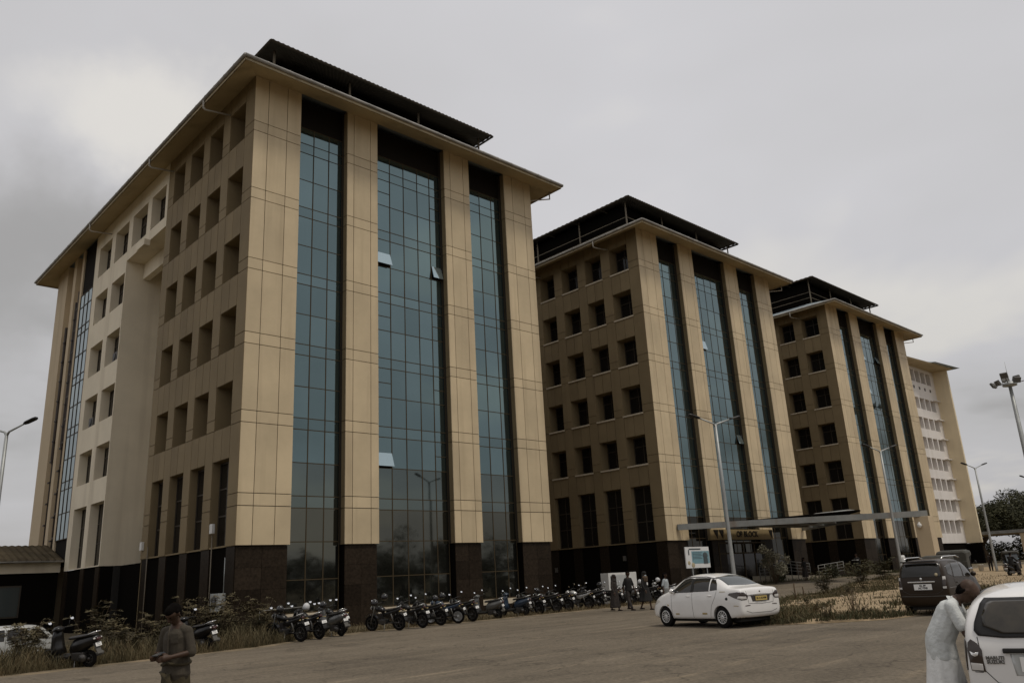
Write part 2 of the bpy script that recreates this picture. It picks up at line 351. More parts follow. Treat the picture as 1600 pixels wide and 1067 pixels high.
# ================================================================ GROUND
def sheet(name, x0, x1, y0, y1, inside, dz, material, step=2.0, label=None, xs=None, ys=None):
    xs = xs or list(np.arange(x0, x1 + 1e-6, step)); ys = ys or list(np.arange(y0, y1 + 1e-6, step))
    m = MB(); idx = {}
    def vid(i, j):
        if (i, j) not in idx: idx[(i, j)] = len(m.v); m.v.append((xs[i], ys[j], gh(xs[i], ys[j]) + dz))
        return idx[(i, j)]
    for i in range(len(xs) - 1):
        for j in range(len(ys) - 1):
            if inside((xs[i] + xs[i + 1]) / 2, (ys[j] + ys[j + 1]) / 2):
                m.f.append((vid(i, j), vid(i + 1, j), vid(i + 1, j + 1), vid(i, j + 1))); m.sm.append(False); m.mi.append(0)
    return m.build(name, material, fix=False)
gx = [-900, -400, -200, -100, -60, -40] + list(np.arange(-20, 141, 2.0)) + [160, 200, 260, 400, 700, 1200]
gy = [-900, -400, -200, -100, -60, -30] + list(np.arange(-20, 81, 2.0)) + [100, 140, 200, 300, 500, 1200]
o = sheet('ground', 0, 0, 0, 0, lambda x, y: True, 0.0, 'soil', xs=gx, ys=gy); tag(o, None, None, kind='structure')

EDGE = [(-60, 22.6), (0, 23.5), (5.2, 24.35), (8.4, 24.9), (12.55, 25.6), (15.2, 27.2), (18.2, 28.3), (22.4, 28.3), (29.8, 28.5), (38, 28.8), (46, 29.8), (52, 31.4), (75, 31.8), (140, 31.8)]
def lerp_line(L_, x):
    for (a, b), (c, d) in zip(L_, L_[1:]):
        if a <= x <= c: return b + (d - b) * (x - a) / (c - a)
    return L_[0][1] if x < L_[0][0] else L_[-1][1]
# asphalt: columns of quads from far behind the camera up to the verge line
m = MB(); xs = [-60, -40, -20, -10] + list(np.arange(-6, 62, 0.5)) + list(np.arange(62, 141, 3))
prev = None
for x in xs:
    e_ = lerp_line(EDGE, x) + 0.10 * math.sin(x * 2.3) + 0.07 * math.sin(x * 5.1 + 1)
    rows = [-80, -30, 0, 10, 16] + [16 + (e_ - 16) * t for t in (.2, .4, .6, .8, 1)]
    ids = []
    for y in rows: ids.append(len(m.v)); m.v.append((x, y, gh(x, y) + 0.012))
    ids.append(len(m.v)); m.v.append((x, e_ + 0.03, gh(x, e_) - 0.05))
    if prev:
        for a in range(len(ids) - 1): m.f.append((prev[a], ids[a], ids[a + 1], prev[a + 1])); m.sm.append(False); m.mi.append(0)
    prev = ids
o = m.build('road', 'asphalt', fix=False); tag(o, None, None, kind='structure')
# dusty shoulder where the asphalt frays into the verge
m = MB(); prev = None
for x in np.arange(-12, 46, .35):
    e_ = lerp_line(EDGE, x); a = e_ - .22 - .20 * math.sin(x * 1.7) * math.sin(x * .63 + 1) - .10 * math.sin(x * 4.4); b = e_ + .55 + .25 * math.sin(x * 1.1 + 2)
    ids = []
    for q, dz in ((a, .0125), (a + .06, .020), ((a + b) / 2, .035), (b, .02), (b + .05, -.05)): ids.append(len(m.v)); m.v.append((x, q, gh(x, q) + dz))
    if prev:
        for k in range(4): m.f.append((prev[k], ids[k], ids[k + 1], prev[k + 1])); m.sm.append(True); m.mi.append(0)
    prev = ids
o = m.build('road_shoulder', 'dust', fix=False); tag(o, None, None, kind='structure')
# median island: sand and grass
ISL = [(21.9, 13.6), (22.3, 12.5), (23.2, 11.35), (24.3, 10.5), (26, 10.25), (28, 10.15), (34, 9.9), (45, 9.4), (70, 8.7), (135, 7.5), (135, 27.5), (100, 27.8), (80, 27.6), (64.3, 27.0), (55, 25.2), (47.8, 23.3), (42, 22.1), (38.4, 21.4), (33, 19.6), (28, 17.2), (24.5, 15.4), (22.6, 14.5)]
def inpoly(x, y, P):
    c = False
    for i in range(len(P)):
        (a, b), (d, e2) = P[i], P[i - 1]
        if (b > y) != (e2 > y) and x < (d - a) * (y - b) / (e2 - b) + a: c = not c
    return c
def island_z(x, y): return gh(x, y) + 0.05 + 0.10 * sst(min(x - 22, y - 10), 0, 1.5) * (0.6 + 0.4 * math.sin(x * .9) * math.sin(y * 1.1))
bm = bmesh.new()
pts = []
for i in range(len(ISL)):
    a, b = Vector(ISL[i]), Vector(ISL[(i + 1) % len(ISL)]); n_ = max(1, int((b - a).length / 0.8))
    for k in range(n_):
        p = a.lerp(b, k / n_); pts.append((p.x + 0.07 * math.sin(p.x * 6 + p.y * 5), p.y + 0.07 * math.sin(p.y * 7 + 2 * p.x)))
vs_ = [bm.verts.new((x, y, 0)) for x, y in pts]
f = bm.faces.new(vs_)
for x in np.arange(23, 70, 1.0): bmesh.ops.bisect_plane(bm, geom=bm.verts[:] + bm.edges[:] + bm.faces[:], plane_co=(x, 0, 0), plane_no=(1, 0, 0))
for y in np.arange(9, 28, 1.0): bmesh.ops.bisect_plane(bm, geom=bm.verts[:] + bm.edges[:] + bm.faces[:], plane_co=(0, y, 0), plane_no=(0, 1, 0))
for v in bm.verts:
    v.co.z = island_z(v.co.x, v.co.y)
for v in bm.verts:
    if v.is_boundary: v.co.z = gh(v.co.x, v.co.y) + 0.018
if f.is_valid and f.normal.z < 0: pass
bmesh.ops.triangulate(bm, faces=bm.faces[:]); bmesh.ops.recalc_face_normals(bm, faces=bm.faces[:])
for f in bm.faces:
    if f.normal.z < 0: f.normal_flip()
mi = MB(); mi.bm(bm, True)
o = mi.build('sandy_verge', 'sand', fix=False); tag(o, None, None, kind='structure')

# ================================================================ VEGETATION TOOLS
def blades(name, n, place, hmin, hmax, material, width=0.012, lean=0.35, label=None, cat=None, seed=1):
    g = np.random.default_rng(seed); V = []; F = []; k = 0; tries = 0
    while k < n and tries < n * 8:
        tries += 1; p = place(g)
        if p is None: continue
        x, y, z, s = p; h = (hmin + (hmax - hmin) * g.random() ** 1.6) * s; a = g.random() * 6.283; b = g.random() * 6.283; ln = h * lean * (0.3 + g.random())
        wx, wy = width * s * math.cos(a), width * s * math.sin(a); lx, ly = ln * math.cos(b), ln * math.sin(b); o_ = len(V)
        V += [(x - wx, y - wy, z - .02), (x + wx, y + wy, z - .02), (x + wx * .8 + lx * .35, y + wy * .8 + ly * .35, z + h * .6), (x - wx * .8 + lx * .35, y - wy * .8 + ly * .35, z + h * .6), (x + lx, y + ly, z + h)]
        F += [(o_, o_ + 1, o_ + 2, o_ + 3), (o_ + 3, o_ + 2, o_ + 4)]; k += 1
    me = bpy.data.meshes.new(name); me.from_pydata(V, [], F); me.materials.append(MATS[material]); me.update()
    o = obj(name, me); tag(o, label, cat, kind='stuff'); return o
def leaf_cloud(m, g, c, r, n, size, flat=1.0, droop=0.3):
    """n leaf faces spread through a clump of radius r about c"""
    for _ in range(n):
        d = Vector(g.normal(size=3)); d.normalize(); q = r * g.random() ** 0.45
        p = Vector(c) + Vector((d.x * q, d.y * q, d.z * q * flat))
        a = Vector(g.normal(size=3)); a.z = a.z * .5 - droop; a.normalize(); b = a.cross(Vector(g.normal(size=3))); b.normalize()
        s = size * (0.6 + 0.8 * g.random())
        m.add([p - a * s * .6, p + b * s * .32, p + a * s, p - b * s * .32], [(0, 1, 2, 3)])
def make_tree(name, label, loc, h, cr, seed, leaf='tree_leaf', leaves=5200, lsize=0.22, group=None, trunk_r=0.22, low=0.0):
    g = np.random.default_rng(seed); t = thing(name, label, 'tree', loc, 0, group)
    m = MB(); fork = h * (0.34 - .2 * low)
    pth = [(0, 0, -0.2), (0.06 * h * (g.random() - .5), 0.06 * h * (g.random() - .5), fork * .5), (0.1 * h * (g.random() - .5), 0.1 * h * (g.random() - .5), fork)]
    m.tube(pth, [trunk_r * 1.2, trunk_r, trunk_r * .8], 9)
    tips = []
    for i in range(7):
        a = 2 * math.pi * i / 7 + g.random() * .6; rr = cr * (0.45 + 0.45 * g.random()); zz = h * (0.60 - .4 * low + (0.32 + .35 * low) * g.random())
        p1 = Vector(pth[2]).lerp(Vector((rr * math.cos(a), rr * math.sin(a), zz)), .5) + Vector((0, 0, h * .05)); p2 = Vector((rr * math.cos(a), rr * math.sin(a), zz))
        m.tube([pth[2], p1, p2], [trunk_r * .55, trunk_r * .3, trunk_r * .1], 6); tips.append(p2); tips.append(p1.lerp(p2, .5))
        for q in range(2):
            p3 = p2 + Vector(g.normal(size=3)) * cr * .25; m.tube([p1, p3], [trunk_r * .22, trunk_r * .05], 5); tips.append(p3)
    tips.append(Vector((0, 0, h * .9)))
    m.build('trunk', 'bark', t)
    k = MB(); per = leaves // len(tips)
    for p in tips: leaf_cloud(k, g, p, cr * (0.24 + 0.18 * g.random()), per, lsize, 0.75)
    k.build('crown', leaf, t, fix=False); return t
# ================================================================ HOSPITAL BLOCKS
V0 = 33.49                                    # plane of the front facades
A0, ST = 5.87, 3.644                          # joint line of the lowest band, storey height
PIERS = [(0.0, 2.55), (5.31, 7.25), (11.95, 13.9), (16.82, 19.21)]
PJ = [[0.74, 1.77], [0.42, 1.47], [0.46, 1.47], [0.72, 1.76]]      # vertical joints within each pier
BAYS = [(2.55, 5.31, [3.59, 4.49]), (7.25, 11.95, [8.38, 9.32, 10.29, 11.18]), (13.9, 16.82, [15.11, 16.09])]
ZB, ZT = 3.65, 26.66                          # cladding bottom, wall top
GZ = [0.75, 2.15, 3.81]
for k in range(6): GZ += [A0 + ST * k - .545, A0 + ST * k, A0 + ST * k + 1.53]
GZ = GZ[:-1] + [25.0]
MESHC = {}
def boxmesh(name, dx_, dy_, dz_, material, bev=0.006):
    k = (name, round(dx_, 2), round(dy_, 3), round(dz_, 2), material)
    if k not in MESHC:
        m = MB(); a, b, c = round(dx_, 2) / 2, dy_ / 2, round(dz_, 2) / 2
        m.box(-a, a, -b, b, -c, c); MESHC[k] = m.mesh(name, material)
    return MESHC[k]
GAP = 0.016
def panel_x(parent, name, x0, x1, y, z0, z1, material, th=0.05, rot=None, gap=GAP):
    """panel in an XZ plane with its outer face at y"""
    me = boxmesh(name, x1 - x0 - 2 * gap, th, z1 - z0 - 2 * gap, material)
    return obj(name, me, parent, ((x0 + x1) / 2, y + th / 2, (z0 + z1) / 2), rot)
def panel_y(parent, name, y0, y1, x, z0, z1, material, th=0.05, gap=GAP):
    k = boxmesh(name + '_s', th, round(y1 - y0 - 2 * gap, 2), z1 - z0 - 2 * gap, material)
    return obj(name, k, parent, (x + th / 2, (y0 + y1) / 2, (z0 + z1) / 2))
def grid_wall(m, x, ys, zs, hole, depth):
    """wall face in plane x with rectangular openings (cells where hole(i,j)) and reveals going to x+depth"""
    ny, nz = len(ys) - 1, len(zs) - 1
    H = [[hole(i, j) for j in range(nz)] for i in range(ny)]
    for i in range(ny):
        for j in range(nz):
            a, b, c, d = ys[i], ys[i + 1], zs[j], zs[j + 1]
            if not H[i][j]: m.quad((x, b, c), (x, a, c), (x, a, d), (x, b, d)); continue
            D = x + depth
            if j == 0 or not H[i][j - 1]: m.quad((x, a, c), (D, a, c), (D, b, c), (x, b, c))
            if j == nz - 1 or not H[i][j + 1]: m.quad((x, a, d), (x, b, d), (D, b, d), (D, a, d))
            if i == 0 or not H[i - 1][j]: m.quad((x, a, c), (x, a, d), (D, a, d), (D, a, c))
            if i == ny - 1 or not H[i + 1][j]: m.quad((x, b, c), (D, b, c), (D, b, d), (x, b, d))
def window_y(parent, y0, y1, z0, z1, x, kind='casement', r=None):
    """window in a YZ plane at x seen from -x: frame > panes"""
    f = MB(); t = 0.07
    nyd = 2 if y1 - y0 > 1.0 else 1
    for i in range(nyd + 1):
        c = y0 + (y1 - y0) * i / nyd; c = min(max(c, y0 + t / 2), y1 - t / 2); f.box(x - .05, x, c - t / 2, c + t / 2, z0, z1)
    zc = [z0 + t / 2, z1 - t / 2] + ([z0 + (z1 - z0) * .68] if kind == 'casement' else [z0 + (z1 - z0) * .36, z0 + (z1 - z0) * .68])
    for c in zc: f.box(x - .045, x, y0, y1, c - t / 2, c + t / 2)
    w_ = f.build('window', 'window_frame', parent)
    me = boxmesh('pane', 0.012, y1 - y0, z1 - z0, 'window_glass')
    obj('pane', me, w_, (x - .012, (y0 + y1) / 2, (z0 + z1) / 2)); return w_
WY = [34.5, 36.24, 37.12, 38.77, 39.62, 41.33, 42.2, 43.76]          # window jambs along the side wall
CLAD_END = 44.65
def eave_ring(m, pts, x0, x1, y0, y1):
    """profile [(fraction outwards, z)] swept round the block with mitred corners"""
    OL, OF, OR_, OB = 1.37, 1.70, 1.40, 1.5; rings = []
    for t, z in pts: rings.append([(x0 - OL * t, y0 - OF * t, z), (x1 + OR_ * t, y0 - OF * t, z), (x1 + OR_ * t, y1 + OB * t, z), (x0 - OL * t, y1 + OB * t, z)])
    m.loft(rings, caps=False, smooth=False)
def make_block(X, label, first, depth=34.1, left_skip=False):
    x0, x1, y0, y1 = X, X + 19.21, V0, V0 + depth
    root = thing('hospital_block', label, 'building', (X + 9.6, V0 + depth / 2, 0))
    root_off = Vector((X + 9.6, V0 + depth / 2, 0))
    def P(o): o.location = Vector(o.location) - root_off; return o           # world -> root space for direct children
    g = random.Random(int(X))
    # ---- mass of the block
    m = MB(); m.box(x0 + 5.6, x1 - .3, y0 + 2.2, y1 - .3, -1.5, ZT); m.box(x0 + 1.05, x1 - .08, y0 + .62, y0 + 2.3, -1.5, ZT - .01)
    m.box(x1 - .35, x1 - .05, y0 + .4, y1, -1.5, ZT - .02)
    P(m.build('core', 'dark_void', root))
    m = MB(); m.box(x1 - .05, x1, y0 + .5, y1, ZB, ZT - .03); P(m.build('rear_side_wall', 'shaded_side_panel', root))
    # ---- piers with cladding panels and granite base
    for pi, (a, b) in enumerate(PIERS):
        m = MB(); m.box(x0 + a + .05, x0 + b - .05, y0 + .045, y0 + .62, ZB + .01, ZT)
        pr = P(m.build('pier', 'joint', root))
        js = [a] + [a + q for q in PJ[pi]] + [b]; zs = [ZB]
        for k in range(6): zs += [A0 + ST * k - .545, A0 + ST * k]
        zs.append(ZT)
        off = lambda o: o
        for i in range(len(js) - 1):
            for j in range(len(zs) - 1): off(panel_x(pr, 'cladding_panel', x0 + js[i], x0 + js[i + 1], y0, zs[j], zs[j + 1], 'beige_panel'))
        if pi > 0:                                # left-facing return beside the glass
            for j in range(len(zs) - 1): off(panel_y(pr, 'return_panel', y0 + .055, y0 + .36, x0 + a, zs[j], zs[j + 1], 'shaded_side_panel', th=.045))
            mm = MB(); mm.box(x0 + a - .002, x0 + a + .05, y0 + .36, y0 + .6, ZB, ZT); off2 = mm.build('return_edge', 'joint', pr)
        mm = MB(); mm.box(x0 + a + .13, x0 + b - .13, y0 + .14, y0 + .62, -1.5, ZB); gr = P(mm.build('plinth', 'dark_wall', root))
        for (c, d) in ((-.9, .0), (0, .92), (.92, 1.83), (1.83, 2.74), (2.74, ZB - .01)):
            off(panel_x(gr, 'granite_slab', x0 + a + .08, x0 + (a + b) / 2, y0 + .10, c, d, 'granite', gap=.006)); off(panel_x(gr, 'granite_slab', x0 + (a + b) / 2, x0 + b - .08, y0 + .10, c, d, 'granite', gap=.006))
    # ---- curtain walls
    gy_ = y0 + .52
    for bi, (a, b, ms) in enumerate(BAYS):
        m = MB(); vs2 = [a] + ms + [b]
        for q in vs2: m.box(x0 + q - .025, x0 + q + .025, gy_ - .02, gy_ + .06, .7, 25.03)
        for z in GZ: m.box(x0 + a, x0 + b, gy_ - .015, gy_ + .055, z - .021, z + .021)
        cw = P(m.build('curtain_wall', 'mullion', root)); off = lambda o: o
        m = MB(); m.box(x0 + a, x0 + b, gy_ - .25, gy_ + .3, .45, .72); s_ = m.build('sill', 'sill_stone', cw)
        m = MB(); m.box(x0 + a, x0 + b, gy_ + .02, gy_ + .3, 25.03, ZT); m.box(x0 + a + .01, x0 + b - .01, gy_ + .06, gy_ + .1, .72, 25.0); s_ = m.build('backing', 'dark_void', cw)
        m = MB(); m.box(x0 + a, x0 + b, gy_ - .3, gy_ + .3, -1.5, .45); s_ = m.build('plinth_wall', 'granite', cw)
        for i in range(len(vs2) - 1):
            for j in range(len(GZ) - 1):
                vent = (first and (bi, i, j) in ((1, 0, 5), (1, 0, 14), (1, 4, 14))) or (X > 40 and X < 60 and (bi, i, j) in ((1, 0, 14), (1, 4, 8))) or (X > 70 and (bi, i, j) in ((1, 0, 17), (1, 4, 17), (1, 0, 14)))
                za_, zb_ = GZ[j], GZ[j + 1]
                small = bi == 1 and i in (0, 4) and j % 3 == 2 and j > 2
                rot = (R(g.uniform(-.32, .32)), 0, R(g.uniform(-.32, .32)))
                if vent:
                    zm = (za_ + zb_) / 2
                    off(panel_x(cw, 'glass_pane', x0 + vs2[i], x0 + vs2[i + 1], gy_ - .006, zm, zb_, 'facade_glass', th=.012, gap=.0))
                    me = boxmesh('open_vent', vs2[i + 1] - vs2[i] - .08, .03, zm - za_ - .04, 'vent_glass'); hh = (zm - za_) / 2; an = R(g.choice((15, 19)))
                    off(obj('open_vent', me, cw, (x0 + (vs2[i] + vs2[i + 1]) / 2, gy_ - .03 - hh * math.sin(an), zm - hh * math.cos(an)), (-an, 0, 0)))
                else:
                    off(panel_x(cw, 'glass_pane', x0 + vs2[i], x0 + vs2[i + 1], gy_ - .006, za_, zb_, (('lobby_glass' if first else 'shaded_entrance_glass') if zb_ < 5.4 else 'lower_glass' if first and zb_ < 7.45 else 'facade_glass'), th=.012, rot=rot, gap=.0))
                    if small:
                        mm = MB(); zz = (za_ + zb_) / 2; mm.box(x0 + vs2[i], x0 + vs2[i + 1], gy_ - .018, gy_ + .01, zz - .02, zz + .02); q = mm.build('transom', 'mullion', cw)
    # ---- side wall (cladding round deep windows)
    ys = [y0 + .04] + WY + [CLAD_END]; bots = [A0 + ST * k - .545 for k in range(1, 6)]
    zs = [ZB, ZB + .07, 7.5]
    for b in bots: zs += [b, b + 2.07]
    zs.append(ZT)
    m = MB(); hole = lambda i, j: i % 2 == 1 and j >= 1 and j % 2 == 1
    grid_wall(m, x0 + .045, ys, zs, hole, 0.92)
    m.quad((x0 + .97, y0 + .1, ZB), (x0 + .97, CLAD_END, ZB), (x0 + .97, CLAD_END, ZT), (x0 + .97, y0 + .1, ZT))
    m.box(x0 + .045, x0 + 5.5, CLAD_END - .05, CLAD_END, -1.5, ZT - .01) if first else None
    sw = P(m.build('side_wall', 'shaded_side_panel', root, fix=False)); off = lambda o: o
    m = MB()
    ys_p = [y0] + WY + [CLAD_END]
    for i in range(len(ys_p) - 1):
        a, b = ys_p[i], ys_p[i + 1]
        if i % 2 == 0:
            zz = [ZB]
            for k in range(6): zz += [A0 + ST * k - .545, A0 + ST * k]
            zz.append(ZT)
            for j in range(len(zz) - 1): off(panel_y(sw, 'side_panel', a, b, x0, zz[j], zz[j + 1], 'shaded_side_panel'))
        else:
            c = (a + b) / 2
            for (q0, q1) in [(7.5, bots[0])] + [(bb + 2.07, bb + ST) for bb in bots[:-1]] + [(bots[-1] + 2.07, ZT)]:
                off(panel_y(sw, 'spandrel_panel', a, c, x0, q0, q1, 'shaded_side_panel')); off(panel_y(sw, 'spandrel_panel', c, b, x0, q0, q1, 'shaded_side_panel'))
            dep = .42
            w_ = P(window_y(root, a + .02, b - .02, ZB + .05, 7.48, x0 + dep, 'tall'))
            for bb in bots:
                w_ = P(window_y(root, a + .02, b - .02, bb + .03, bb + 2.05, x0 + .90))
                if not first:
                    mm = MB(); mm.box(x0 - .06, x0 + .9, a - .05, b + .05, bb - .09, bb + .02); s_ = mm.build('sill', 'sill_stone', w_)
    # granite at the foot of the side wall
    m = MB(); m.box(x0 + .12, x0 + .4, y0 + .7, CLAD_END, -1.5, ZB - .01); P(m.build('side_plinth', 'dark_wall', root))
    for i in range(0, len(ys_p) - 1, 2): m = MB(); m.box(x0 + .06, x0 + .14, ys_p[i] + (.16 if i == 0 else 0), ys_p[i + 1], -1.5, ZB - .012); P(m.build('plinth_pilaster', 'granite', root))
    # ---- eave
    m = MB(); eave_ring(m, [(0, ZT - .05), (.93, 26.16), (.94, 26.10)], x0, x1, y0, y1); ev = P(m.build('soffit', 'soffit', root))
    m = MB(); eave_ring(m, [(.938, 26.09), (.945, 26.32), (.90, 26.33), (.90, 26.12)], x0, x1, y0, y1); s_ = m.build('fascia', 'fascia', ev)
    m = MB(); eave_ring(m, [(.97, 26.33), (-1.6, 27.75), (-1.6, 27.6), (.9, 26.30)], x0, x1, y0, y1); s_ = m.build('roof_slope', 'roof_sheet', ev)
    m = MB(); t = .985; cs = [(x0 - 1.37 * t, y0 - 1.7 * t, 26.30), (x1 + 1.4 * t, y0 - 1.7 * t, 26.30), (x1 + 1.4 * t, y1 + 1.5 * t, 26.30), (x0 - 1.37 * t, y1 + 1.5 * t, 26.30)]
    for i in range(4): m.tube([cs[i], cs[(i + 1) % 4]], .085, 8)
    for i in (0, 3, 1):
        a, b = Vector(cs[i]), Vector(cs[(i + 1) % 4]); n_ = int((b - a).length / 1.1)
        for k in range(1, n_): p = a.lerp(b, k / n_); d = (b - a).normalized() * .03; m.tube([p - d, p + d], .098, 8)
    s_ = m.build('gutter', 'gutter', ev)
    for yy in ((36.6, 44.2, 55.2) if first else (36.6, 43.9)):
        m = MB(); xg = x0 - 1.37 * .985; m.tube([(xg, yy, 26.25), (xg, yy, 25.82), (xg + .12, yy, 25.72), (x0 + .02, yy - .25, 25.75)], .05, 8); s_ = m.build('downpipe', 'pipe_grey', ev)
    m = MB(); xg = x1 + 1.2; m.tube([(xg, y0 - .6, 26.2), (xg, y0 - .6, 25.7), (x1 + .1, y0 + .3, 25.6), (x1 + .1, y0 + .3, 24.9)], .05, 8); s_ = m.build('downpipe', 'pipe_grey', ev)
    # ---- terrace roof on posts
    tx0, tx1, ty0, ty1, tz = x0 + 1.4, x0 + 17.4, 34.9, 62.0, 30.3
    m = MB(); xm, ry0, ry1, zr = (tx0 + tx1) / 2, ty0 + 7, ty1 - 7, tz + 2.0
    n_ = 110                                      # corrugated front and back edges: the sheet is really folded
    c0 = [(tx0, ty0), (tx1, ty0), (tx1, ty1), (tx0, ty1)]; rd = [(xm, ry0), (xm, ry0), (xm, ry1), (xm, ry1)]
    for s in range(4):
        (a, b), (c, d) = c0[s], c0[(s + 1) % 4]; (e1, f1), (e2, f2) = rd[s], rd[(s + 1) % 4]
        for k in range(n_):
            t0, t1 = k / n_, (k + 1) / n_; w0 = .05 * (k % 2); w1 = .05 * ((k + 1) % 2)
            m.quad((a + (c - a) * t0, b + (d - b) * t0, tz + w0), (a + (c - a) * t1, b + (d - b) * t1, tz + w1), (e1 + (e2 - e1) * t1, f1 + (f2 - f1) * t1, zr + w1), (e1 + (e2 - e1) * t0, f1 + (f2 - f1) * t0, zr + w0))
    for (a, b), (c, d) in zip(c0, c0[1:] + c0[:1]): m.tube([(a, b, tz - .08), (c, d, tz - .08)], .09, 4)
    for k in range(1, 9): yy = ty0 + (ty1 - ty0) * k / 9; m.tube([(tx0, yy, tz - .12), (tx1, yy, tz - .12)], .06, 4)
    tr = P(m.build('terrace_roof', 'canopy_metal', root))
    for (px, py) in [(tx0 + .6, ty0 + .8 + 5 * k) for k in range(6)] + [(tx1 - .6, ty0 + .8 + 5 * k) for k in range(6)] + [(tx0 + 5.4, ty0 + .8), (tx0 + 10.4, ty0 + .8)]:
        m = MB(); m.tube([(px, py, ZT), (px, py, tz - .05)], .07, 6); s_ = m.build('post', 'post_metal', tr)
    m = MB()
    for zz in (28.3, 28.9): m.tube([(tx0 + .6, ty0 + .8, zz), (tx0 + .6, ty1 - .8, zz)], .03, 5); m.tube([(tx0 + .6, ty0 + .8, zz), (tx1 - .6, ty0 + .8, zz)], .03, 5)
    s_ = m.build('railing', 'post_metal', tr)
    m = MB(); m.box(x0 + 2.5, x1 - 2.5, y0 + 3, y1 - 3, ZT - .2, 27.5); P(m.build('parapet', 'dark_wall', root))
    m = MB(); m.box(x0 + 2.4, x1 - 2.4, y0 + 2.9, y1 - 6, 27.4, 30.15); P(m.build('terrace_shade_infill', 'dark_wall', root))  # dark box added to stand in for the shade beneath the terrace roof
    if not first:                                 # plain wall further back
        m = MB(); m.box(x0 + .05, x0 + .5, CLAD_END, y1, -1.5, ZT - .01); P(m.build('plain_wall', 'shaded_side_panel', root)); return root
    # ---- block one: deep slot, white bay, glass strip and pipe-clad end bay
    m = MB(); ys = [CLAD_END, 45.05, 47.35, 48.05, 50.65, 51.4, 53.95, 54.72, 57.28, 58.2]; zs = [22.55, 23.22, 25.42, ZT]
    grid_wall(m, x0 + .02, ys, zs, lambda i, j: j == 1 and i % 2 == 1, .55)
    ys2 = [51.3, 51.42, 53.92, 54.72, 57.28, 58.2]; zs2 = [ZB, ZB + .06, 7.4, 8.85, 10.95, 12.5, 14.55, 16.05, 18.15, 19.75, 21.8, 22.55]
    grid_wall(m, x0 + .02, ys2, zs2, lambda i, j: i % 2 == 1 and j % 2 == 1, .55)
    m.quad((x0 + .02, 51.3, ZB), (x0 + 5.4, 51.3, ZB), (x0 + 5.4, 51.3, 22.55), (x0 + .02, 51.3, 22.55))
    m.quad((x0 + .02, CLAD_END, 22.55), (x0 + .02, 51.3, 22.55), (x0 + 5.4, 51.3, 22.55), (x0 + 5.4, CLAD_END, 22.55))
    m.quad((x0 + 5.39, CLAD_END, ZB), (x0 + 5.39, CLAD_END, 22.55), (x0 + 5.39, 51.3, 22.55), (x0 + 5.39, 51.3, ZB))
    m.box(x0 + 1.1, x0 + 1.5, CLAD_END + .05, 51.25, 21.5, 22.54)
    m.box(x0 - .35, x0 + .0, 47.1, 48.4, 22.15, 22.52)
    P(m.build('white_bay', 'white_wall', root, fix=False))
    m = MB(); m.box(x0 + .60, x0 + .72, CLAD_END + .01, 58.1, ZB, ZT - .1) if False else m.box(x0 + .60, x0 + .72, 51.35, 58.1, ZB, ZT - .1); m.box(x0 + .60, x0 + .72, CLAD_END + .05, 51.35, 23.0, ZT - .1)
    P(m.build('bay_backing', 'white_wall', root))
    for (a, b) in ((45.05, 47.35), (48.05, 50.65), (51.4, 53.95), (54.72, 57.28)): P(window_y(root, a + .25, b - .04, 23.26, 25.4, x0 + .58))
    for (a, b) in ((51.42, 53.92), (54.72, 57.28)):
        P(window_y(root, a + .02, b - .02, ZB + .08, 7.38, x0 + .56, 'tall'))
        for z in (8.85, 12.5, 16.05, 19.75): P(window_y(root, a + .25, b - .04, z + .04, z + 2.0, x0 + .58))
    for (yy, z) in ((51.9, 16.1), (55.6, 12.55)):
        m = MB(); m.box(x0 + .12, x0 + .52, yy, yy + .8, z, z + .6, .02); ac = P(m.build('air_conditioner', 'grey_plastic', root))
        k = MB(); k.lathe([(.0, -.01), (.24, -.01), (.24, .0)], (x0 + .11, yy + .4, z + .3), 'X', 16); s_ = k.build('fan_grille', 'black_plastic', ac)
    m = MB(); m.box(x0 + .1, x0 + .8, 51.3, 58.25, -1.5, ZB - .002); m.box(x0 + 1.2, x0 + 5.4, CLAD_END, 51.3, -1.5, ZB - .005); P(m.build('bay_plinth', 'dark_wall', root))
    for yy in (51.3, 54.15, 57.5): m = MB(); m.box(x0 + .03, x0 + .12, yy, yy + .7, -1.5, ZB - .004); P(m.build('plinth_pilaster', 'granite', root))
    # glass strip
    m = MB(); m.box(x0 + .10, x0 + .5, 58.2, 60.9, 4.0, ZT - .02); P(m.build('strip_backing', 'dark_void', root))
    m = MB(); gz2 = [5.7] + [z for z in GZ if 6 < z < 22.5] + [22.95]; gyv = [58.2, 59.1, 60.0, 60.9]
    for q in gyv: m.box(x0 + .0, x0 + .08, q - .03, q + .03, 5.7, 22.95)
    for z in gz2: m.box(x0 + .005, x0 + .075, 58.2, 60.9, z - .026, z + .026)
    cw = P(m.build('curtain_wall', 'mullion', root))
    for i in range(3):
        for j in range(len(gz2) - 1):
            o = panel_y(cw, 'glass_pane', gyv[i], gyv[i + 1], x0 + .03, gz2[j], gz2[j + 1], 'facade_glass', th=.012, gap=0); o.rotation_euler = (0, R(g.uniform(-.2, .2)), R(g.uniform(-.2, .2)))
    # end bay: three shallow pilasters with soil pipes between
    m = MB(); m.box(x0 + .45, x0 + .8, 60.9, y1, -1.5, ZT - .02); P(m.build('end_wall', 'cream_wall', root))
    for (a, b) in ((60.9, 61.35), (62.75, 63.45), (65.0, y1)): m = MB(); m.box(x0 + .0, x0 + .45, a, b, -1.5, ZT - .03); P(m.build('pilaster', 'cream_wall', root))
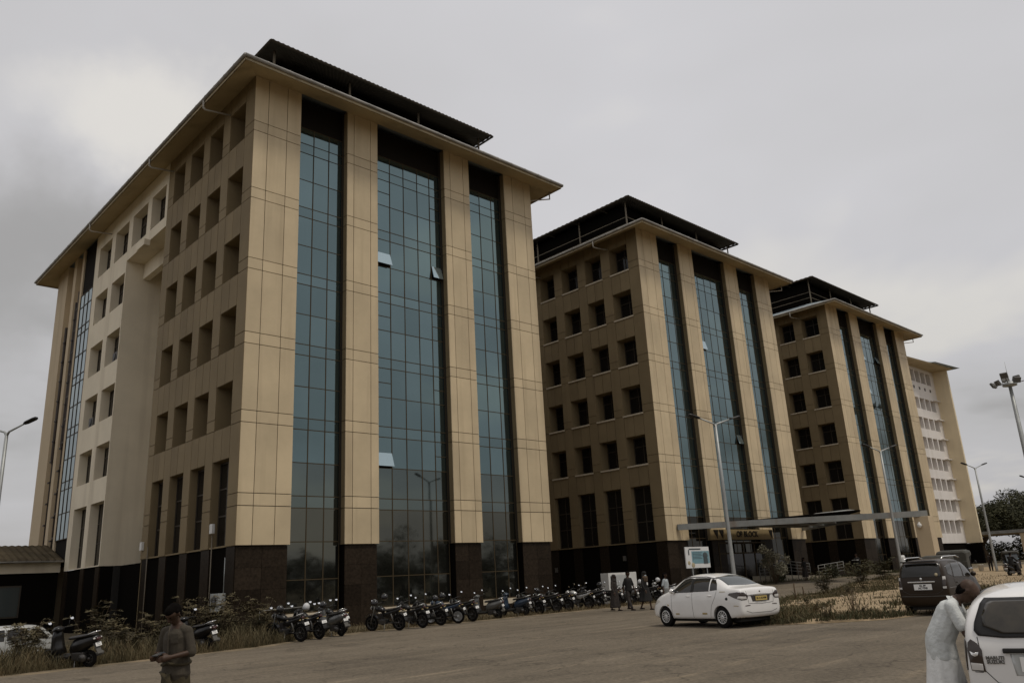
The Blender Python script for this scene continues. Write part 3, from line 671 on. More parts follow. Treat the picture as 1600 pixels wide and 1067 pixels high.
    for (yy, zt) in ((61.6, 23.6), (62.15, 22.9), (64.2, 21.5)):
        m = MB(); m.tube([(x0 + .2, yy, 0), (x0 + .2, yy, zt * .52), (x0 + .13, yy + .1, zt * .54), (x0 + .13, yy + .1, zt)], .12, 8)
        for k in range(14): z = 1 + k * zt / 14.5; m.box(x0 + .0, x0 + .42, yy - .17, yy + .26, z, z + .1)
        P(m.build('soil_pipe', 'pipe_dark', root))
    # small boxes, conduit on the plinth
    for (yy, z) in ((35.6, 4.3), (44.2, 4.1)): m = MB(); m.box(x0 - .14, x0 - .005, yy, yy + .28, z, z + .42, .015); P(m.build('meter_box', 'white_plastic', root))
    for yy in (35.8, 43.6): m = MB(); m.tube([(x0 - .02, yy, -1.0), (x0 - .02, yy, ZB + .6)], .025, 6); P(m.build('conduit', 'post_metal', root))
    m = MB(); m.box(x0 - .36, x0 - .03, 34.1, 34.9, 1.0, 1.75, .02); m.tube([(x0 - .05, 34.3, 1.75), (x0 - .05, 34.3, 3.2)], .02, 6); ac = P(m.build('air_conditioner', 'galv', root))
    k = MB(); k.lathe([(0, -.012), (.27, -.012), (.27, .0)], (x0 - .366, 34.5, 1.38), 'X', 18); k.build('fan_grille', 'black_plastic', ac)
    return root
b1 = make_block(15.3, 'nearest beige and blue-glass hospital block with white window bay on its side', True)
b2 = make_block(45.6, 'beige and blue-glass hospital block behind the entrance canopy', False)
b3 = make_block(75.75, 'beige and blue-glass hospital block between the entrance canopy and the cream end block', False)
# ================================================================ CREAM END BLOCK (beyond block three)
t = thing('hospital_wing', 'far cream and white hospital wing with rows of small windows and a plain end wall', 'building', (110, 48, 0)); T = Vector((110, 48, 0))
def P4(o): o.location = -T; return o
XW, YW = 121.4, 39.9
def grid_wall_x(m, y, xs, zs, hole, depth):
    nx, nz = len(xs) - 1, len(zs) - 1
    for i in range(nx):
        for j in range(nz):
            a, b, c, d = xs[i], xs[i + 1], zs[j], zs[j + 1]
            if not hole(i, j): m.quad((a, y, c), (b, y, c), (b, y, d), (a, y, d)); continue
            D = y + depth
            m.quad((a, y, c), (a, D, c), (b, D, c), (b, y, c)); m.quad((a, y, d), (b, y, d), (b, D, d), (a, D, d))
            m.quad((a, y, c), (a, y, d), (a, D, d), (a, D, c)); m.quad((b, y, c), (b, D, c), (b, D, d), (b, y, d))
xs = [101.0]; x = 101.25
while x < 121.2: xs += [x, x + 1.62]; x += 1.92
xs = xs[:-2] if xs[-1] > 121.2 else xs
xs.append(XW)
rows = [(4.55, 6.25)] + [(7.35 + 2.74 * k, 8.93 + 2.74 * k) for k in range(6)]
zs = [3.3]
for a, b in rows: zs += [a, b]
zs += [23.75, 24.3, 24.85, 26.55, 27.0]
m = MB(); grid_wall_x(m, YW, xs, zs, lambda i, j: i % 2 == 1 and j % 2 == 1 and not (zs[j] == 23.75), .75)
P4(m.build('window_wall', 'bright_wall', t, fix=False))
m = MB(); m.quad((101, YW + .76, 3.3), (XW, YW + .76, 3.3), (XW, YW + .76, 27), (101, YW + .76, 27)); m.box(101, XW - .1, YW + .8, 60, -1, 27); P4(m.build('wing_core', 'cream_wall', t, fix=False))
for i in range(1, len(xs) - 1, 2):
    for (a, b) in rows[:] + [(24.85, 26.55)]:
        k = MB(); xa, xb = xs[i], xs[i + 1]; k.box(xb - .75, xb - .04, YW + .66, YW + .74, a + .03, b - .03); P4(k.build('window', 'window_frame', t))
    k = MB(); k.box(xs[i] + .55, xs[i] + 1.05, YW - .012, YW + .05, 23.85, 24.25); P4(k.build('vent_window', 'window_frame', t))
for (a, b) in rows: k = MB(); k.box(XW - 1.8, XW - .02, YW - .4, YW + .02, b + .02, b + .12); P4(k.build('window_hood', 'bright_wall', t))
m = MB(); m.box(XW, XW + .45, 38.0, 60, 3.25, 27.0); P4(m.build('end_wall', 'bright_cream', t))
m = MB(); m.box(101, XW + .4, YW + .1, 59, -1, 3.25); m.box(XW - .05, XW + .4, 38.1, 59, -1, 3.2); P4(m.build('plinth', 'dark_wall', t))
m = MB(); m.loft([[(100, 38.9, 27.0), (XW + .6, 37.4, 27.0), (XW + .6, 61, 27.0), (100, 61, 27.0)], [(100, 38.8, 27.16), (XW + .7, 37.3, 27.16), (XW + .7, 61, 27.16), (100, 61, 27.16)]], smooth=False); rf = P4(m.build('eave', 'soffit', t))
m = MB(); m.loft([[(XW - 6, 37.2, 27.18), (XW + 1.6, 36.6, 27.18), (XW + 1.6, 50, 27.18), (XW - 6, 50, 27.18)], [(XW - 5, 43, 28.6), (XW - .5, 43, 28.6), (XW - .5, 46, 28.6), (XW - 5, 46, 28.6)]], smooth=False); m.build('roof_sheet', 'roof_sheet', rf)

# ================================================================ ANNEX left of block one
t = thing('annex', 'low annex with corrugated tin roof against the nearest block', 'building', (6, 62, 0)); T = Vector((6, 62, 0))
m = MB(); m.box(-14, 15.2, 58.9, 66, -1.5, 3.62); P4(m.build('lower_wall', 'dark_wall', t))
m = MB(); m.box(-14, 15.25, 58.75, 66, 3.62, 4.36); P4(m.build('upper_wall', 'white_wall', t))
m = MB(); n_ = 150
for k in range(n_):
    xa, xb = -14 + 29.3 * k / n_, -14 + 29.3 * (k + 1) / n_; wa, wb = .05 * (k % 2), .05 * ((k + 1) % 2)
    m.quad((xa, 58.2, 4.32 + wa), (xb, 58.2, 4.32 + wb), (xb, 62.4, 5.5 + wb), (xa, 62.4, 5.5 + wa)); m.quad((xa, 62.4, 5.5 + wa), (xb, 62.4, 5.5 + wb), (xb, 66.5, 4.42 + wb), (xa, 66.5, 4.42 + wa))
rf = P4(m.build('roof', 'tin_roof', t))
m = MB(); m.tube([(-14, 58.22, 4.27), (15.25, 58.22, 4.27)], .07, 6); m.build('gutter', 'gutter', rf)
m = MB(); m.box(9.3, 13.2, 58.84, 58.95, 1.0, 2.9); w_ = P4(m.build('window', 'window_frame', t))
for q in (9.4, 11.35): k = MB(); k.box(q, q + 1.75, 58.82, 58.838, 1.1, 2.8); k.build('pane', 'car_glass_light', w_)
for zz in (.2, .55, -.2): k = MB(); k.box(2, 15.1, 58.8, 58.895, zz, zz + .12); P4(k.build('wall_band', 'granite', t))

# ================================================================ ENTRANCE CANOPY (projects from block two)
t = thing('entrance_canopy', 'grey steel entrance canopy with dark roof over the entrance doors', 'canopy', (55.6, 29, 0)); T = Vector((55.6, 29, 0))
A_, B_, C_ = Vector((46.8, V0 - .06, 0)), Vector((55.6, 24.3, 0)), Vector((64.4, V0 - .06, 0))      # the canopy is a point set on the facade
E_ = A_ + (B_ - A_) * 1.325                                                                       # the left beam runs on to its column
def beam(m, p, q, z0, z1, wd=.11):
    d = (q - p).normalized(); n_ = Vector((-d.y, d.x, 0)) * wd
    m.loft([[p - n_ + Vector((0, 0, z0)), p + n_ + Vector((0, 0, z0)), p + n_ + Vector((0, 0, z1)), p - n_ + Vector((0, 0, z1))], [q - n_ + Vector((0, 0, z0)), q + n_ + Vector((0, 0, z0)), q + n_ + Vector((0, 0, z1)), q - n_ + Vector((0, 0, z1))]], smooth=False)
m = MB(); beam(m, A_, E_, 4.33, 4.72); P4(m.build('edge_beam', 'beam_grey', t))
m = MB(); beam(m, B_ + (C_ - B_).normalized() * .2, C_, 4.33, 4.70); P4(m.build('edge_beam', 'beam_grey', t))
for k in range(1, 5): f_ = k / 5; m = MB(); beam(m, A_.lerp(B_, f_) + Vector((.2, 0, 0)), C_.lerp(B_, f_) - Vector((.2, 0, 0)), 4.42, 4.52, .07); P4(m.build('cross_beam', 'beam_grey', t))
def tri(m, pts, th):
    m.loft([[Vector(p) for p in pts], [Vector(p) + Vector((0, 0, th)) for p in pts]], smooth=False)
m = MB(); tri(m, [(A_.x + 1.0, V0 - .4, 4.52), (B_.x - .25, B_.y + .35, 4.93), (B_.x + .25, B_.y + .35, 4.93), (C_.x - 1.0, V0 - .4, 4.52)], .09); P4(m.build('roof', 'dark_wall', t))
m = MB(); m.loft([[(53.4, 27.2, 4.84), (57.8, 27.2, 4.84), (56.1, 24.9, 5.0), (55.1, 24.9, 5.0)], [(53.9, 26.9, 4.98), (57.3, 26.9, 4.98), (56.0, 25.2, 5.09), (55.2, 25.2, 5.09)]], smooth=False); P4(m.build('rooflight', 'beam_grey', t))
d_ = (E_ - A_).normalized()
cx0, cy0 = E_.x - .45, E_.y - .2
m = MB(); m.box(cx0, cx0 + .94, cy0, cy0 + .94, gh(cx0, cy0) - .1, 4.34, .02); P4(m.build('column', 'cream_wall', t))
CX = cx0 + .02
m = MB(); m.ell((CX - .16, cy0 + .6, 3.75), .15, .15, .17, 14, 8); m.tube([(CX - .02, cy0 + .6, 3.95), (CX - .16, cy0 + .6, 3.95), (CX - .16, cy0 + .6, 3.87)], .05, 6)
o = m.build('security_camera', ['white_plastic']); tag(o, 'white dome security camera on the cream canopy column', 'camera')
# sign over the doors
t = thing('entrance_sign', 'tan sign with dark letters above the entrance doors', 'sign', (54.9, V0 - .12, 4.03)); T = Vector((54.9, V0 - .12, 4.03))
m = MB(); m.box(-4.3, 4.3, 0, .1, -.37, .37); m.build('sign_board', 'sign_tan', t)
m = MB(); m.box(-2.6, 3.75, -.025, 0, -.34, .36); m.build('sign_face', 'sign_tan', t)
o = obj('lettering', text_mesh('OP BLOCK', .62, .012, 'letter', bold=.012), t, (.55, -.045, .0), (R(90), 0, 0))
for cx_ in (-3.6, -2.9, 4.0):
    m = MB(); m.add([(cx_ - .3, -.035, .33), (cx_ + .3, -.035, .33), (cx_ + .12, -.035, -.3), (cx_ - .3, -.01, .33), (cx_ + .3, -.01, .33), (cx_ + .12, -.01, -.3)], [(0, 2, 1), (3, 4, 5), (0, 1, 4, 3), (1, 2, 5, 4), (2, 0, 3, 5)]); m.build('arrow_mark', 'letter', t)
# entrance lobby doors set in the middle bay
t = thing('entrance_doors', 'dark glazed entrance doors under the tan sign', 'doors', (55, V0 - .05, .55)); T = Vector((55, V0 - .05, .55))
m = MB()
for q in (-3.2, -1.6, 0, 1.6, 3.2): m.box(q - .05, q + .05, .12, .24, 0, 2.9)
m.box(-3.2, 3.2, .13, .23, 2.1, 2.2); m.box(-3.2, 3.2, .13, .23, 2.85, 2.95); m.build('door_frame', 'mullion', t)
for q in (-3.1, -1.5, .1, 1.7): m = MB(); m.box(q, q + 1.4, .17, .19, .02, 2.1); m.build('door_leaf', 'window_glass', t)
# fan and notices by the doors
for i, (xx, zz, wd, hh) in enumerate(((50.2, 2.1, .35, .5), (58.7, 2.05, .55, .45), (59.6, 2.1, .3, .5))):
    o = obj('notice', boxmesh('notice', wd, .02, hh, 'board_tan' if i else 'board_white'), None, (xx, V0 - .02 + .09, zz)); tag(o, ('small white notice on the dark wall left of the entrance doors', 'wide tan notice right of the entrance doors', 'narrow tan notice right of the entrance doors')[i], 'notice')
for (xx, yy, zz, l_) in ((39.1, 0, 2.6, 'small pale electric box on the dark wall behind the walkers'),):
    pass
t = tag(obj('electric_box', boxmesh('electric_box', .12, .22, .34, 'grey_plastic'), None, (45.6 - .02, 37.3, 2.7)), 'small pale electric box on the dark base wall behind the walkers', 'box')
t = tag(obj('electric_box', boxmesh('electric_box', .12, .22, .34, 'grey_plastic'), None, (45.6 - .02, 44.0, 2.2)), 'small pale electric box low on the dark base wall by the nearest block', 'box')

# ================================================================ RAMP, RAILS AND STEPS
def railing(name, label, p0, p1, z0, z1, cat='railing'):
    t = thing(name, label, cat, (0, 0, 0)); p0 = Vector(p0); p1 = Vector(p1); n_ = 5
    for k in range(n_):
        p = p0.lerp(p1, k / (n_ - 1)); zb = gh(p.x, p.y) - .05; zt = z0 + (z1 - z0) * k / (n_ - 1); m = MB(); m.tube([(p.x, p.y, zb), (p.x, p.y, zt)], .028, 7); m.build('post', 'steel', t)
    for j in range(4):
        m = MB(); d = .22 * j; r_ = .03 if j == 0 else .018; m.tube([(p0.x, p0.y, z0 - d), (p1.x, p1.y, z1 - d)], r_, 7); m.build('rail', 'steel', t)
    return t
railing('ramp_railing', 'steel ramp railing sloping down beside the entrance doors', (56.0, 31.0), (59.8, 31.0), 1.98, 1.70)
railing('ramp_railing', 'steel ramp railing rising towards the dark steps', (60.9, 30.9), (65.2, 30.9), 1.50, 1.72)
railing('ramp_railing', 'low steel railing behind the pale-leaved shrub', (53.2, 31.4), (55.9, 31.4), 1.62, 1.70)
t = thing('ramp', 'concrete ramp between the steel railings', 'ramp', (60, 32.2, 0))
m = MB(); m.loft([[(-4.5, -1.0, -.2), (-4.5, 1.2, -.2), (-4.5, 1.2, 1.0), (-4.5, -1.0, 1.0)], [(5.2, -1.0, -.2), (5.2, 1.2, -.2), (5.2, 1.2, .62), (5.2, -1.0, .62)]], smooth=False); m.build('ramp_slab', 'sill_stone', t)
t = thing('entrance_steps', 'dark granite steps at the side of the entrance', 'steps', (67.4, 31.6, .5))
for k in range(5): m = MB(); m.box(-1.6, 1.6, .32 * k, 2.2, .17 * k, .17 * k + .165, .01); m.build('step', 'granite', t)

# ================================================================ BILLBOARD
t = thing('notice_board', 'white and blue notice board on two posts beside the parked motorcycles', 'board', (42.3, 29, gh(42.3, 29)))
m = MB(); m.box(-1.23, 1.23, -.03, .03, 1.75, 2.97); m.build('panel', 'board_white', t)
for q in (-.55, .95): m = MB(); m.tube([(q, .05, -.2), (q, .05, 2.9)], .035, 6); m.build('post', 'galv', t)
m = MB(); m.box(-.62, 1.2, -.036, -.03, 2.0, 2.72); m.build('blue_field', 'board_blue', t)
m = MB()
for k in range(5): m.box(-.5, .45 - .1 * (k % 2), -.042, -.036, 2.62 - .085 * k, 2.645 - .085 * k)
m.box(-.5, -.48, -.042, -.036, 2.2, 2.65); m.build('text_lines', 'board_dark', t)
m = MB(); m.box(-.85, .35, -.038, -.03, 2.80, 2.88); m.box(-.95, -.85, -.038, -.03, 2.5, 2.8); m.build('heading', 'board_dark', t)
m = MB(); m.ell((.78, -.035, 2.45), .27, .012, .2, 14, 8); m.box(.55, 1.0, -.045, -.036, 1.98, 2.3); m.build('drawn_figure', 'board_dark', t)
m = MB(); m.ell((-.95, -.032, 2.05), .14, .01, .12, 12, 6); m.ell((-.55, -.034, 1.92), .17, .01, .15, 12, 6); m.build('drawn_cup', 'board_tan', t)

# ================================================================ RIGHT CANOPY
t = thing('parking_canopy', 'long flat canopy on cream columns in front of the far wing', 'canopy', (128, 36, 0)); T = Vector((128, 36, 0))
m = MB(); m.box(122.8, 134, 24.5, 43, 4.22, 4.62); P4(m.build('roof', 'beam_grey', t))
m = MB(); m.box(123.1, 133.8, 24.8, 42.9, 4.14, 4.215); P4(m.build('ceiling', 'soffit', t))
for (xx, yy) in ((123.0, 33.0), (123.0, 25.0), (132.6, 33.0)): m = MB(); m.box(xx, xx + .8, yy, yy + .8, 0, 4.14, .02); P4(m.build('column', 'cream_wall', t))

# ================================================================ LAMPS AND MAST
def lamp(loc, h, label, rz=0.0, arm=.95):
    t = thing('street_lamp', label, 'street lamp', (loc[0], loc[1], gh(*loc)), rz)
    m = MB(); m.tube([(0, 0, -.3), (0, 0, .4), (0, 0, h * .6), (0, 0, h - .35)], [.11, .105, .085, .065], 10); m.box(-.18, .18, -.18, .18, -.05, .03); m.build('pole', 'galv', t)
    for s in (-1, 1):
        m = MB(); m.tube([(0, 0, h - .5), (s * .12, 0, h - .32), (s * arm, 0, h - .06)], [.05, .045, .035], 8); a = m.build('arm', 'galv', t)
        m = MB(); c = Vector((s * (arm + .28), 0, h + .015)); ax = Vector((s, 0, .27)).normalized(); az = Vector((-.27 * s, 0, 1)).normalized()
        m.loft([[c + ax * q + Vector((0, 1, 0)) * w_ * y_ + az * z_ for (y_, z_) in ((-1, 0), (-.7, .05), (.7, .05), (1, 0), (.8, -.035), (-.8, -.035))] for q, w_ in ((-.33, .06), (-.2, .13), (.2, .14), (.33, .09))], smooth=False); m.build('lamp_head', 'black_plastic', a)
    return t
RZ = R(-20)
lamp((35.1, 22.1), 9.0, 'double-arm street lamp standing beside the white saloon car', RZ)
lamp((56.1, 22.7), 9.0, 'double-arm street lamp standing behind the dark brown hatchback', RZ)
lamp((76.9, 23.4), 9.0, 'double-arm street lamp in front of the long flat canopy', RZ)
lamp((98.5, 24.9), 9.0, 'farthest double-arm street lamp before the trees', RZ)
lamp((7.45, 38.6), 9.75, 'double-arm street lamp beside the tin-roofed annex', R(-62))
lamp((12.0, -6.5), 9.0, 'double-arm street lamp on the opposite side of the road', R(5))
lamp((36, -18), 9.0, 'double-arm street lamp far down the opposite side', R(5))
t = thing('high_mast', 'tall high-mast floodlight pole with lightning rod', 'mast', (102.5, 25.8, 0))
m = MB(); m.tube([(0, 0, -.3), (0, 0, 10), (0, 0, 20.2)], [.38, .28, .18], 12); m.build('pole', 'galv', t)
m = MB(); m.lathe([(.3, 19.7), (.75, 19.8), (.75, 20.0), (.3, 20.3)], n=16); hd = m.build('head_frame', 'galv', t)
m = MB(); m.tube([(0, 0, 20.2), (0, 0, 22.6)], [.035, .015], 6); m.build('lightning_rod', 'galv', t)
for k in range(7):
    a = k * 2 * math.pi / 7 + .5; d = Vector((math.cos(a), math.sin(a), 0)); m = MB(); up_ = k % 3 == 0; L_ = 1.1 + .5 * (k % 2)
    c = d * L_ + Vector((0, 0, 20.3 + (.45 if up_ else -.1))); m.tube([d * .5 + Vector((0, 0, 20)), c], .05, 5)
    m.obox(c + d * .15, d + Vector((0, 0, -.5)), d.cross(Vector((0, 0, 1))), Vector((0, 0, 1)) + d * .5, .12, .38, .3); m.build('floodlight', 'grey_plastic', t)
# ================================================================ CARS
def bvh_of(me):
    return BVHTree.FromPolygons([v.co[:] for v in me.vertices], [list(p.vertices) for p in me.polygons])
def cast(bvh, view, a, b):
    """a,b in the view plane -> (point, outward dir). views: 'L' from +y, 'R' from -y, 'B' from the rear (-x), 'F' front, 'T' top"""
    if view == 'L': o, d = Vector((a, 4, b)), Vector((0, -1, 0))
    elif view == 'R': o, d = Vector((a, -4, b)), Vector((0, 1, 0))
    elif view == 'B': o, d = Vector((-6, a, b)), Vector((1, 0, 0))
    elif view in ('DL', 'DR'):
        q = 1 if view == 'DL' else -1; d = Vector((1, -q, 0)).normalized(); A = Vector((1, q, 0)).normalized(); o = A * a + Vector((0, 0, b)) - d * 5
    elif view == 'F': o, d = Vector((6, a, b)), Vector((-1, 0, 0))
    else: o, d = Vector((a, b, 6)), Vector((0, 0, -1))
    h = bvh.ray_cast(o, d)
    if h[0] is None:
        n = bvh.find_nearest(o + d * (4 if view in ('L', 'R') else 5)); return n[0], n[1]
    return h[0], (h[1] if h[1].dot(d) < 0 else -h[1])
def patch(bvh, view, poly, name, material, parent, lift=.004, seg=.06, rings=(1, .93, .84, .7, .5, .25)):
    pts = []
    for i in range(len(poly)):
        a, b = Vector(poly[i]), Vector(poly[(i + 1) % len(poly)]); k = max(1, int((b - a).length / seg))
        pts += [a.lerp(b, j / k) for j in range(k)]
    c = sum(pts, Vector((0, 0))) / len(pts); R_ = []
    for s in (1.0,) + tuple(rings):
        row = []
        for i, p in enumerate(pts):
            q = c + (p - c) * s; P, nn = cast(bvh, view, q.x, q.y)
            row.append(P + nn * (lift if len(R_) else -.012))
        R_.append(row)
    m = MB(); m.loft(R_, caps=False, smooth=True); P, nn = cast(bvh, view, c.x, c.y)
    n = len(pts); o0 = len(m.v); m.v.append(tuple(P + nn * lift)); base = (len(R_) - 1) * n
    for j in range(n): m.f.append((base + j, base + (j + 1) % n, o0)); m.sm.append(True); m.mi.append(0)
    return m.build(name, material, parent)
def line(bvh, view, poly, name, material, parent, r=.005, seg=.05, lift=0.0):
    pts = []
    for a, b in zip(poly, poly[1:]):
        a, b = Vector(a), Vector(b); k = max(1, int((b - a).length / seg)); pts += [a.lerp(b, j / k) for j in range(k)]
    pts.append(Vector(poly[-1])); path = []
    for p in pts: P, nn = cast(bvh, view, p.x, p.y); path.append(P + nn * lift)
    m = MB(); m.tube(path, r, 5); return m.build(name, material, parent)
def car_wheel(parent, x, y, r, wd, side, rim='wheel_silver', spokes=12):
    m = MB(); s = side; m.lathe([(r * .62, -wd / 2), (r * .93, -wd / 2), (r, -wd * .36), (r, wd * .36), (r * .93, wd / 2), (r * .62, wd / 2)], (x, y, r), 'Y', 32)
    w_ = m.build('wheel', 'rubber', parent)
    m = MB(); yo = y + s * wd * .46
    m.lathe([(.0, s * .005), (r * .2, s * .012), (r * .24, -s * .012), (r * .24, -s * .02)], (x, yo, r), 'Y', 20)
    m.lathe([(r * .54, -s * .03), (r * .54, s * .01), (r * .63, s * .012), (r * .63, -s * .03)], (x, yo, r), 'Y', 32)
    for k in range(spokes):
        a = 2 * math.pi * k / spokes; d = Vector((math.cos(a), 0, math.sin(a))); t_ = Vector((-math.sin(a), 0, math.cos(a)))
        m.obox(Vector((x, yo - s * .004, r)) + d * r * .39, d, (0, 1, 0), t_, r * .19, .012, r * .045)
    m.build('rim', rim, w_)
    m = MB(); m.lathe([(0, -s * .03), (r * .66, -s * .03), (r * .66, -s * .04)], (x, yo, r), 'Y', 20); m.build('hub_backing', 'black_plastic', w_)
    return w_
def liner(t, x, r, yw):
    for s in (-1, 1):
        m = MB(); m.loft([[(x + r * math.cos(q), s * y, .29 + r * math.sin(q)) for q in (math.pi * k / 14 for k in range(15))] for y in (.42, yw - .05)], caps=False, closed=False)
        m.box(x - r, x + r, s * .42 - .01, s * .42 + .01, .22, .29 + r * .8); m.build('arch_liner', 'rubber', t)
def shell(st, L_, arches, r_arch, ytrack):
    """st: list of (x, zbot, zbelt, ztop, wbot, wmax, wbelt, wtop) from rear to front"""
    m = MB(); rings = []
    for (x, zb, zl, zt, wb, wm, wl, wt) in st:
        h = [(wb * .75, zb), (wb, zb + .04), (wm * .985, zb + .3 * (zl - zb)), (wm, zb + .62 * (zl - zb)), (wl, zl), (wl + (wt - wl) * .5 + .012, zl + (zt - zl) * .52), (wt, zt - .10 * (zt - zl) - .015), (wt * .62, zt - .008)]
        ring = [(x, 0, zb)] + [(x, a, b) for a, b in h] + [(x, 0, zt)] + [(x, -a, b) for a, b in reversed(h)]
        rings.append(ring)
    m.loft(rings, caps=True, smooth=True)
    me = m.mesh('body', 'white_paint')
    bm = bmesh.new(); bm.from_mesh(me); bmesh.ops.recalc_face_normals(bm, faces=bm.faces[:]); bm.to_mesh(me); bm.free()
    me = evaluated(me, [('SUBSURF', {'levels': 2, 'render_levels': 2})])
    full = me.copy()
    cut = MB()
    for x in arches:
        for s in (-1, 1): cut.lathe([(r_arch, s * (ytrack - .16)), (r_arch, s * (ytrack + .5))], (x, 0, r_arch * .86), 'Y', 40)
    cme = cut.mesh('cut', 'black_plastic'); bm = bmesh.new(); bm.from_mesh(cme); bmesh.ops.recalc_face_normals(bm, faces=bm.faces[:]); bm.to_mesh(cme); bm.free()
    co = bpy.data.objects.new('cut', cme); COL.objects.link(co)
    res = evaluated(me, [('BOOLEAN', {'operation': 'DIFFERENCE', 'object': co, 'solver': 'EXACT'})])
    bpy.data.objects.remove(co)
    if len(res.polygons) < 50: res = full
    res.shade_smooth() if hasattr(res, 'shade_smooth') else None
    try: res.set_sharp_from_angle(angle=R(38))
    except Exception: pass
    return res, bvh_of(full)
def finish_body(res, material, parent, zlow):
    res.materials.clear(); res.materials.append(MATS[material]); res.materials.append(MATS['black_plastic'])
    for p in res.polygons:
        p.material_index = 0
        if p.center.z < zlow * .72 and p.normal.z < -.6: p.material_index = 1
    # the arch walls are the dark liner
    return obj('body', res, parent)
def plate(parent, bvh, view, cy, cz, w_, h_, lines, bgm, size, dx_=0.0):
    P, n_ = cast(bvh, view, cy, cz); x = P.x - .022 + dx_
    p = obj('number_plate', boxmesh('number_plate', .016, w_, h_, bgm), parent, (x, cy, cz))
    for k, s in enumerate(lines):
        me = text_mesh(s, size, .002, 'letter', bold=.006 * size / .1); zz = (len(lines) - 1) / 2 - k
        obj('characters', me, p, (-.0105, 0, zz * size * .95), (R(90), 0, R(-90)))
    return p

# ---------------------------------------------------------------- white saloon
def build_saloon():
    t = thing('saloon_car', 'white saloon car with yellow number plate stopped on the road', 'car')
    st = [(-1.985, .44, .74, .84, .64, .68, .66, .60), (-1.965, .33, .93, 1.03, .76, .79, .75, .68), (-1.90, .26, 1.01, 1.095, .80, .835, .79, .70), (-1.64, .22, 1.02, 1.115, .82, .845, .80, .68), (-1.44, .20, 1.02, 1.15, .82, .85, .81, .66),
          (-1.20, .19, 1.02, 1.31, .82, .85, .82, .60), (-.92, .19, 1.01, 1.455, .82, .85, .82, .575), (-.42, .18, .995, 1.52, .82, .85, .82, .60), (.15, .18, .98, 1.525, .82, .85, .82, .60), (.48, .18, .965, 1.475, .82, .85, .82, .58),
          (.78, .18, .955, 1.30, .82, .85, .81, .60), (1.12, .19, .95, 1.06, .82, .85, .80, .66), (1.45, .21, .90, .985, .81, .84, .77, .62), (1.75, .23, .80, .87, .76, .80, .70, .55), (1.92, .26, .66, .72, .66, .70, .60, .48), (1.985, .34, .56, .60, .50, .55, .50, .42)]
    res, bv = shell(st, 3.97, (-1.2, 1.23), .335, .72); finish_body(res, 'white_paint', t, .4)
    for x in (-1.2, 1.23):
        for s in (-1, 1): car_wheel(t, x, s * .735, .295, .175, s)
    for s, v in ((1, 'L'), (-1, 'R')):
        patch(bv, v, [(.02, 1.00), (.02, 1.40), (.20, 1.415), (.42, 1.37), (.86, 1.05), (.84, .99)], 'front_window', 'car_glass', t)
        patch(bv, v, [(-.08, 1.01), (-.08, 1.40), (-.50, 1.40), (-.72, 1.38), (-.74, 1.02)], 'rear_window', 'car_glass', t)
        patch(bv, v, [(-.785, 1.03), (-.765, 1.37), (-.92, 1.33), (-1.04, 1.20), (-1.08, 1.05)], 'quarter_window', 'car_glass', t)
        line(bv, v, [(.50, 1.385), (.20, 1.435), (-.50, 1.425), (-.92, 1.36)], 'rain_visor', 'black_plastic', t, .016)
        patch(bv, v, [(.02, 1.0), (.02, 1.39), (-.08, 1.39), (-.08, 1.0)], 'door_pillar', 'black_plastic', t, .003)
        line(bv, v, [(.93, 1.0), (.90, .80), (.90, .42), (.84, .28)], 'door_seam', 'seam', t); line(bv, v, [(-.03, .98), (-.03, .28)], 'door_seam', 'seam', t)
        line(bv, v, [(-1.06, 1.02), (-1.0, .85), (-.84, .62), (-.77, .40), (-.74, .28)], 'door_seam', 'seam', t); line(bv, v, [(.84, .27), (-.72, .27)], 'door_seam', 'seam', t, .004)
        for x in (.14, -.78):
            P, n_ = cast(bv, v, x, .89); m = MB(); m.ell((x, P.y + s * .012, .89), .10, .018, .017, 12, 6); m.build('door_handle', 'white_paint', t)
        P, n_ = cast(bv, v, .80, 1.04); m = MB(); m.ell((.80, P.y + s * .10, 1.05), .07, .10, .075, 14, 8); m.tube([(.8, P.y, 1.0), (.8, P.y + s * .08, 1.02)], .03, 6); m.build('wing_mirror', 'white_paint', t)
        m = MB(); m.ell((.725, P.y + s * .10, 1.05), .012, .085, .06, 12, 6); m.build('mirror_glass', 'mirror', t)
        patch(bv, v, [(1.45, .74), (1.55, .80), (1.78, .74), (1.86, .66), (1.70, .65)], 'headlight', 'lamp_clear', t, .006)
        patch(bv, v, [(1.02, .62), (1.06, .66), (1.10, .64), (1.06, .60)], 'side_repeater', 'rick_yellow', t)
        patch(bv, v, [(-1.40, .985), (-1.40, 1.005), (-1.18, 1.005), (-1.18, .985)], 'badge', 'board_tan', t)
        patch(bv, v, [(.74, .36), (.74, .40), (.58, .40), (.58, .36)], 'sticker', 'rick_yellow', t); patch(bv, v, [(-.42, .37), (-.42, .42), (-.62, .42), (-.62, .37)], 'sticker', 'rick_yellow', t)
        line(bv, v, [(-1.88, .60), (-1.72, .61)], 'reflector', 'rick_yellow', t, .010)
        if s == 1: patch(bv, v, [(-1.40, .80), (-1.44, .84), (-1.48, .84), (-1.51, .80), (-1.48, .76), (-1.43, .76)], 'fuel_cap', 'black_plastic', t)
    patch(bv, 'B', [(-.60, 1.17), (-.53, 1.40), (0, 1.455), (.53, 1.40), (.60, 1.17), (0, 1.155)], 'rear_windscreen', 'car_glass_light', t, .006)
    patch(bv, 'F', [(-.62, 1.08), (-.52, 1.42), (0, 1.47), (.52, 1.42), (.62, 1.08), (0, 1.06)], 'windscreen', 'car_glass_light', t, .006)
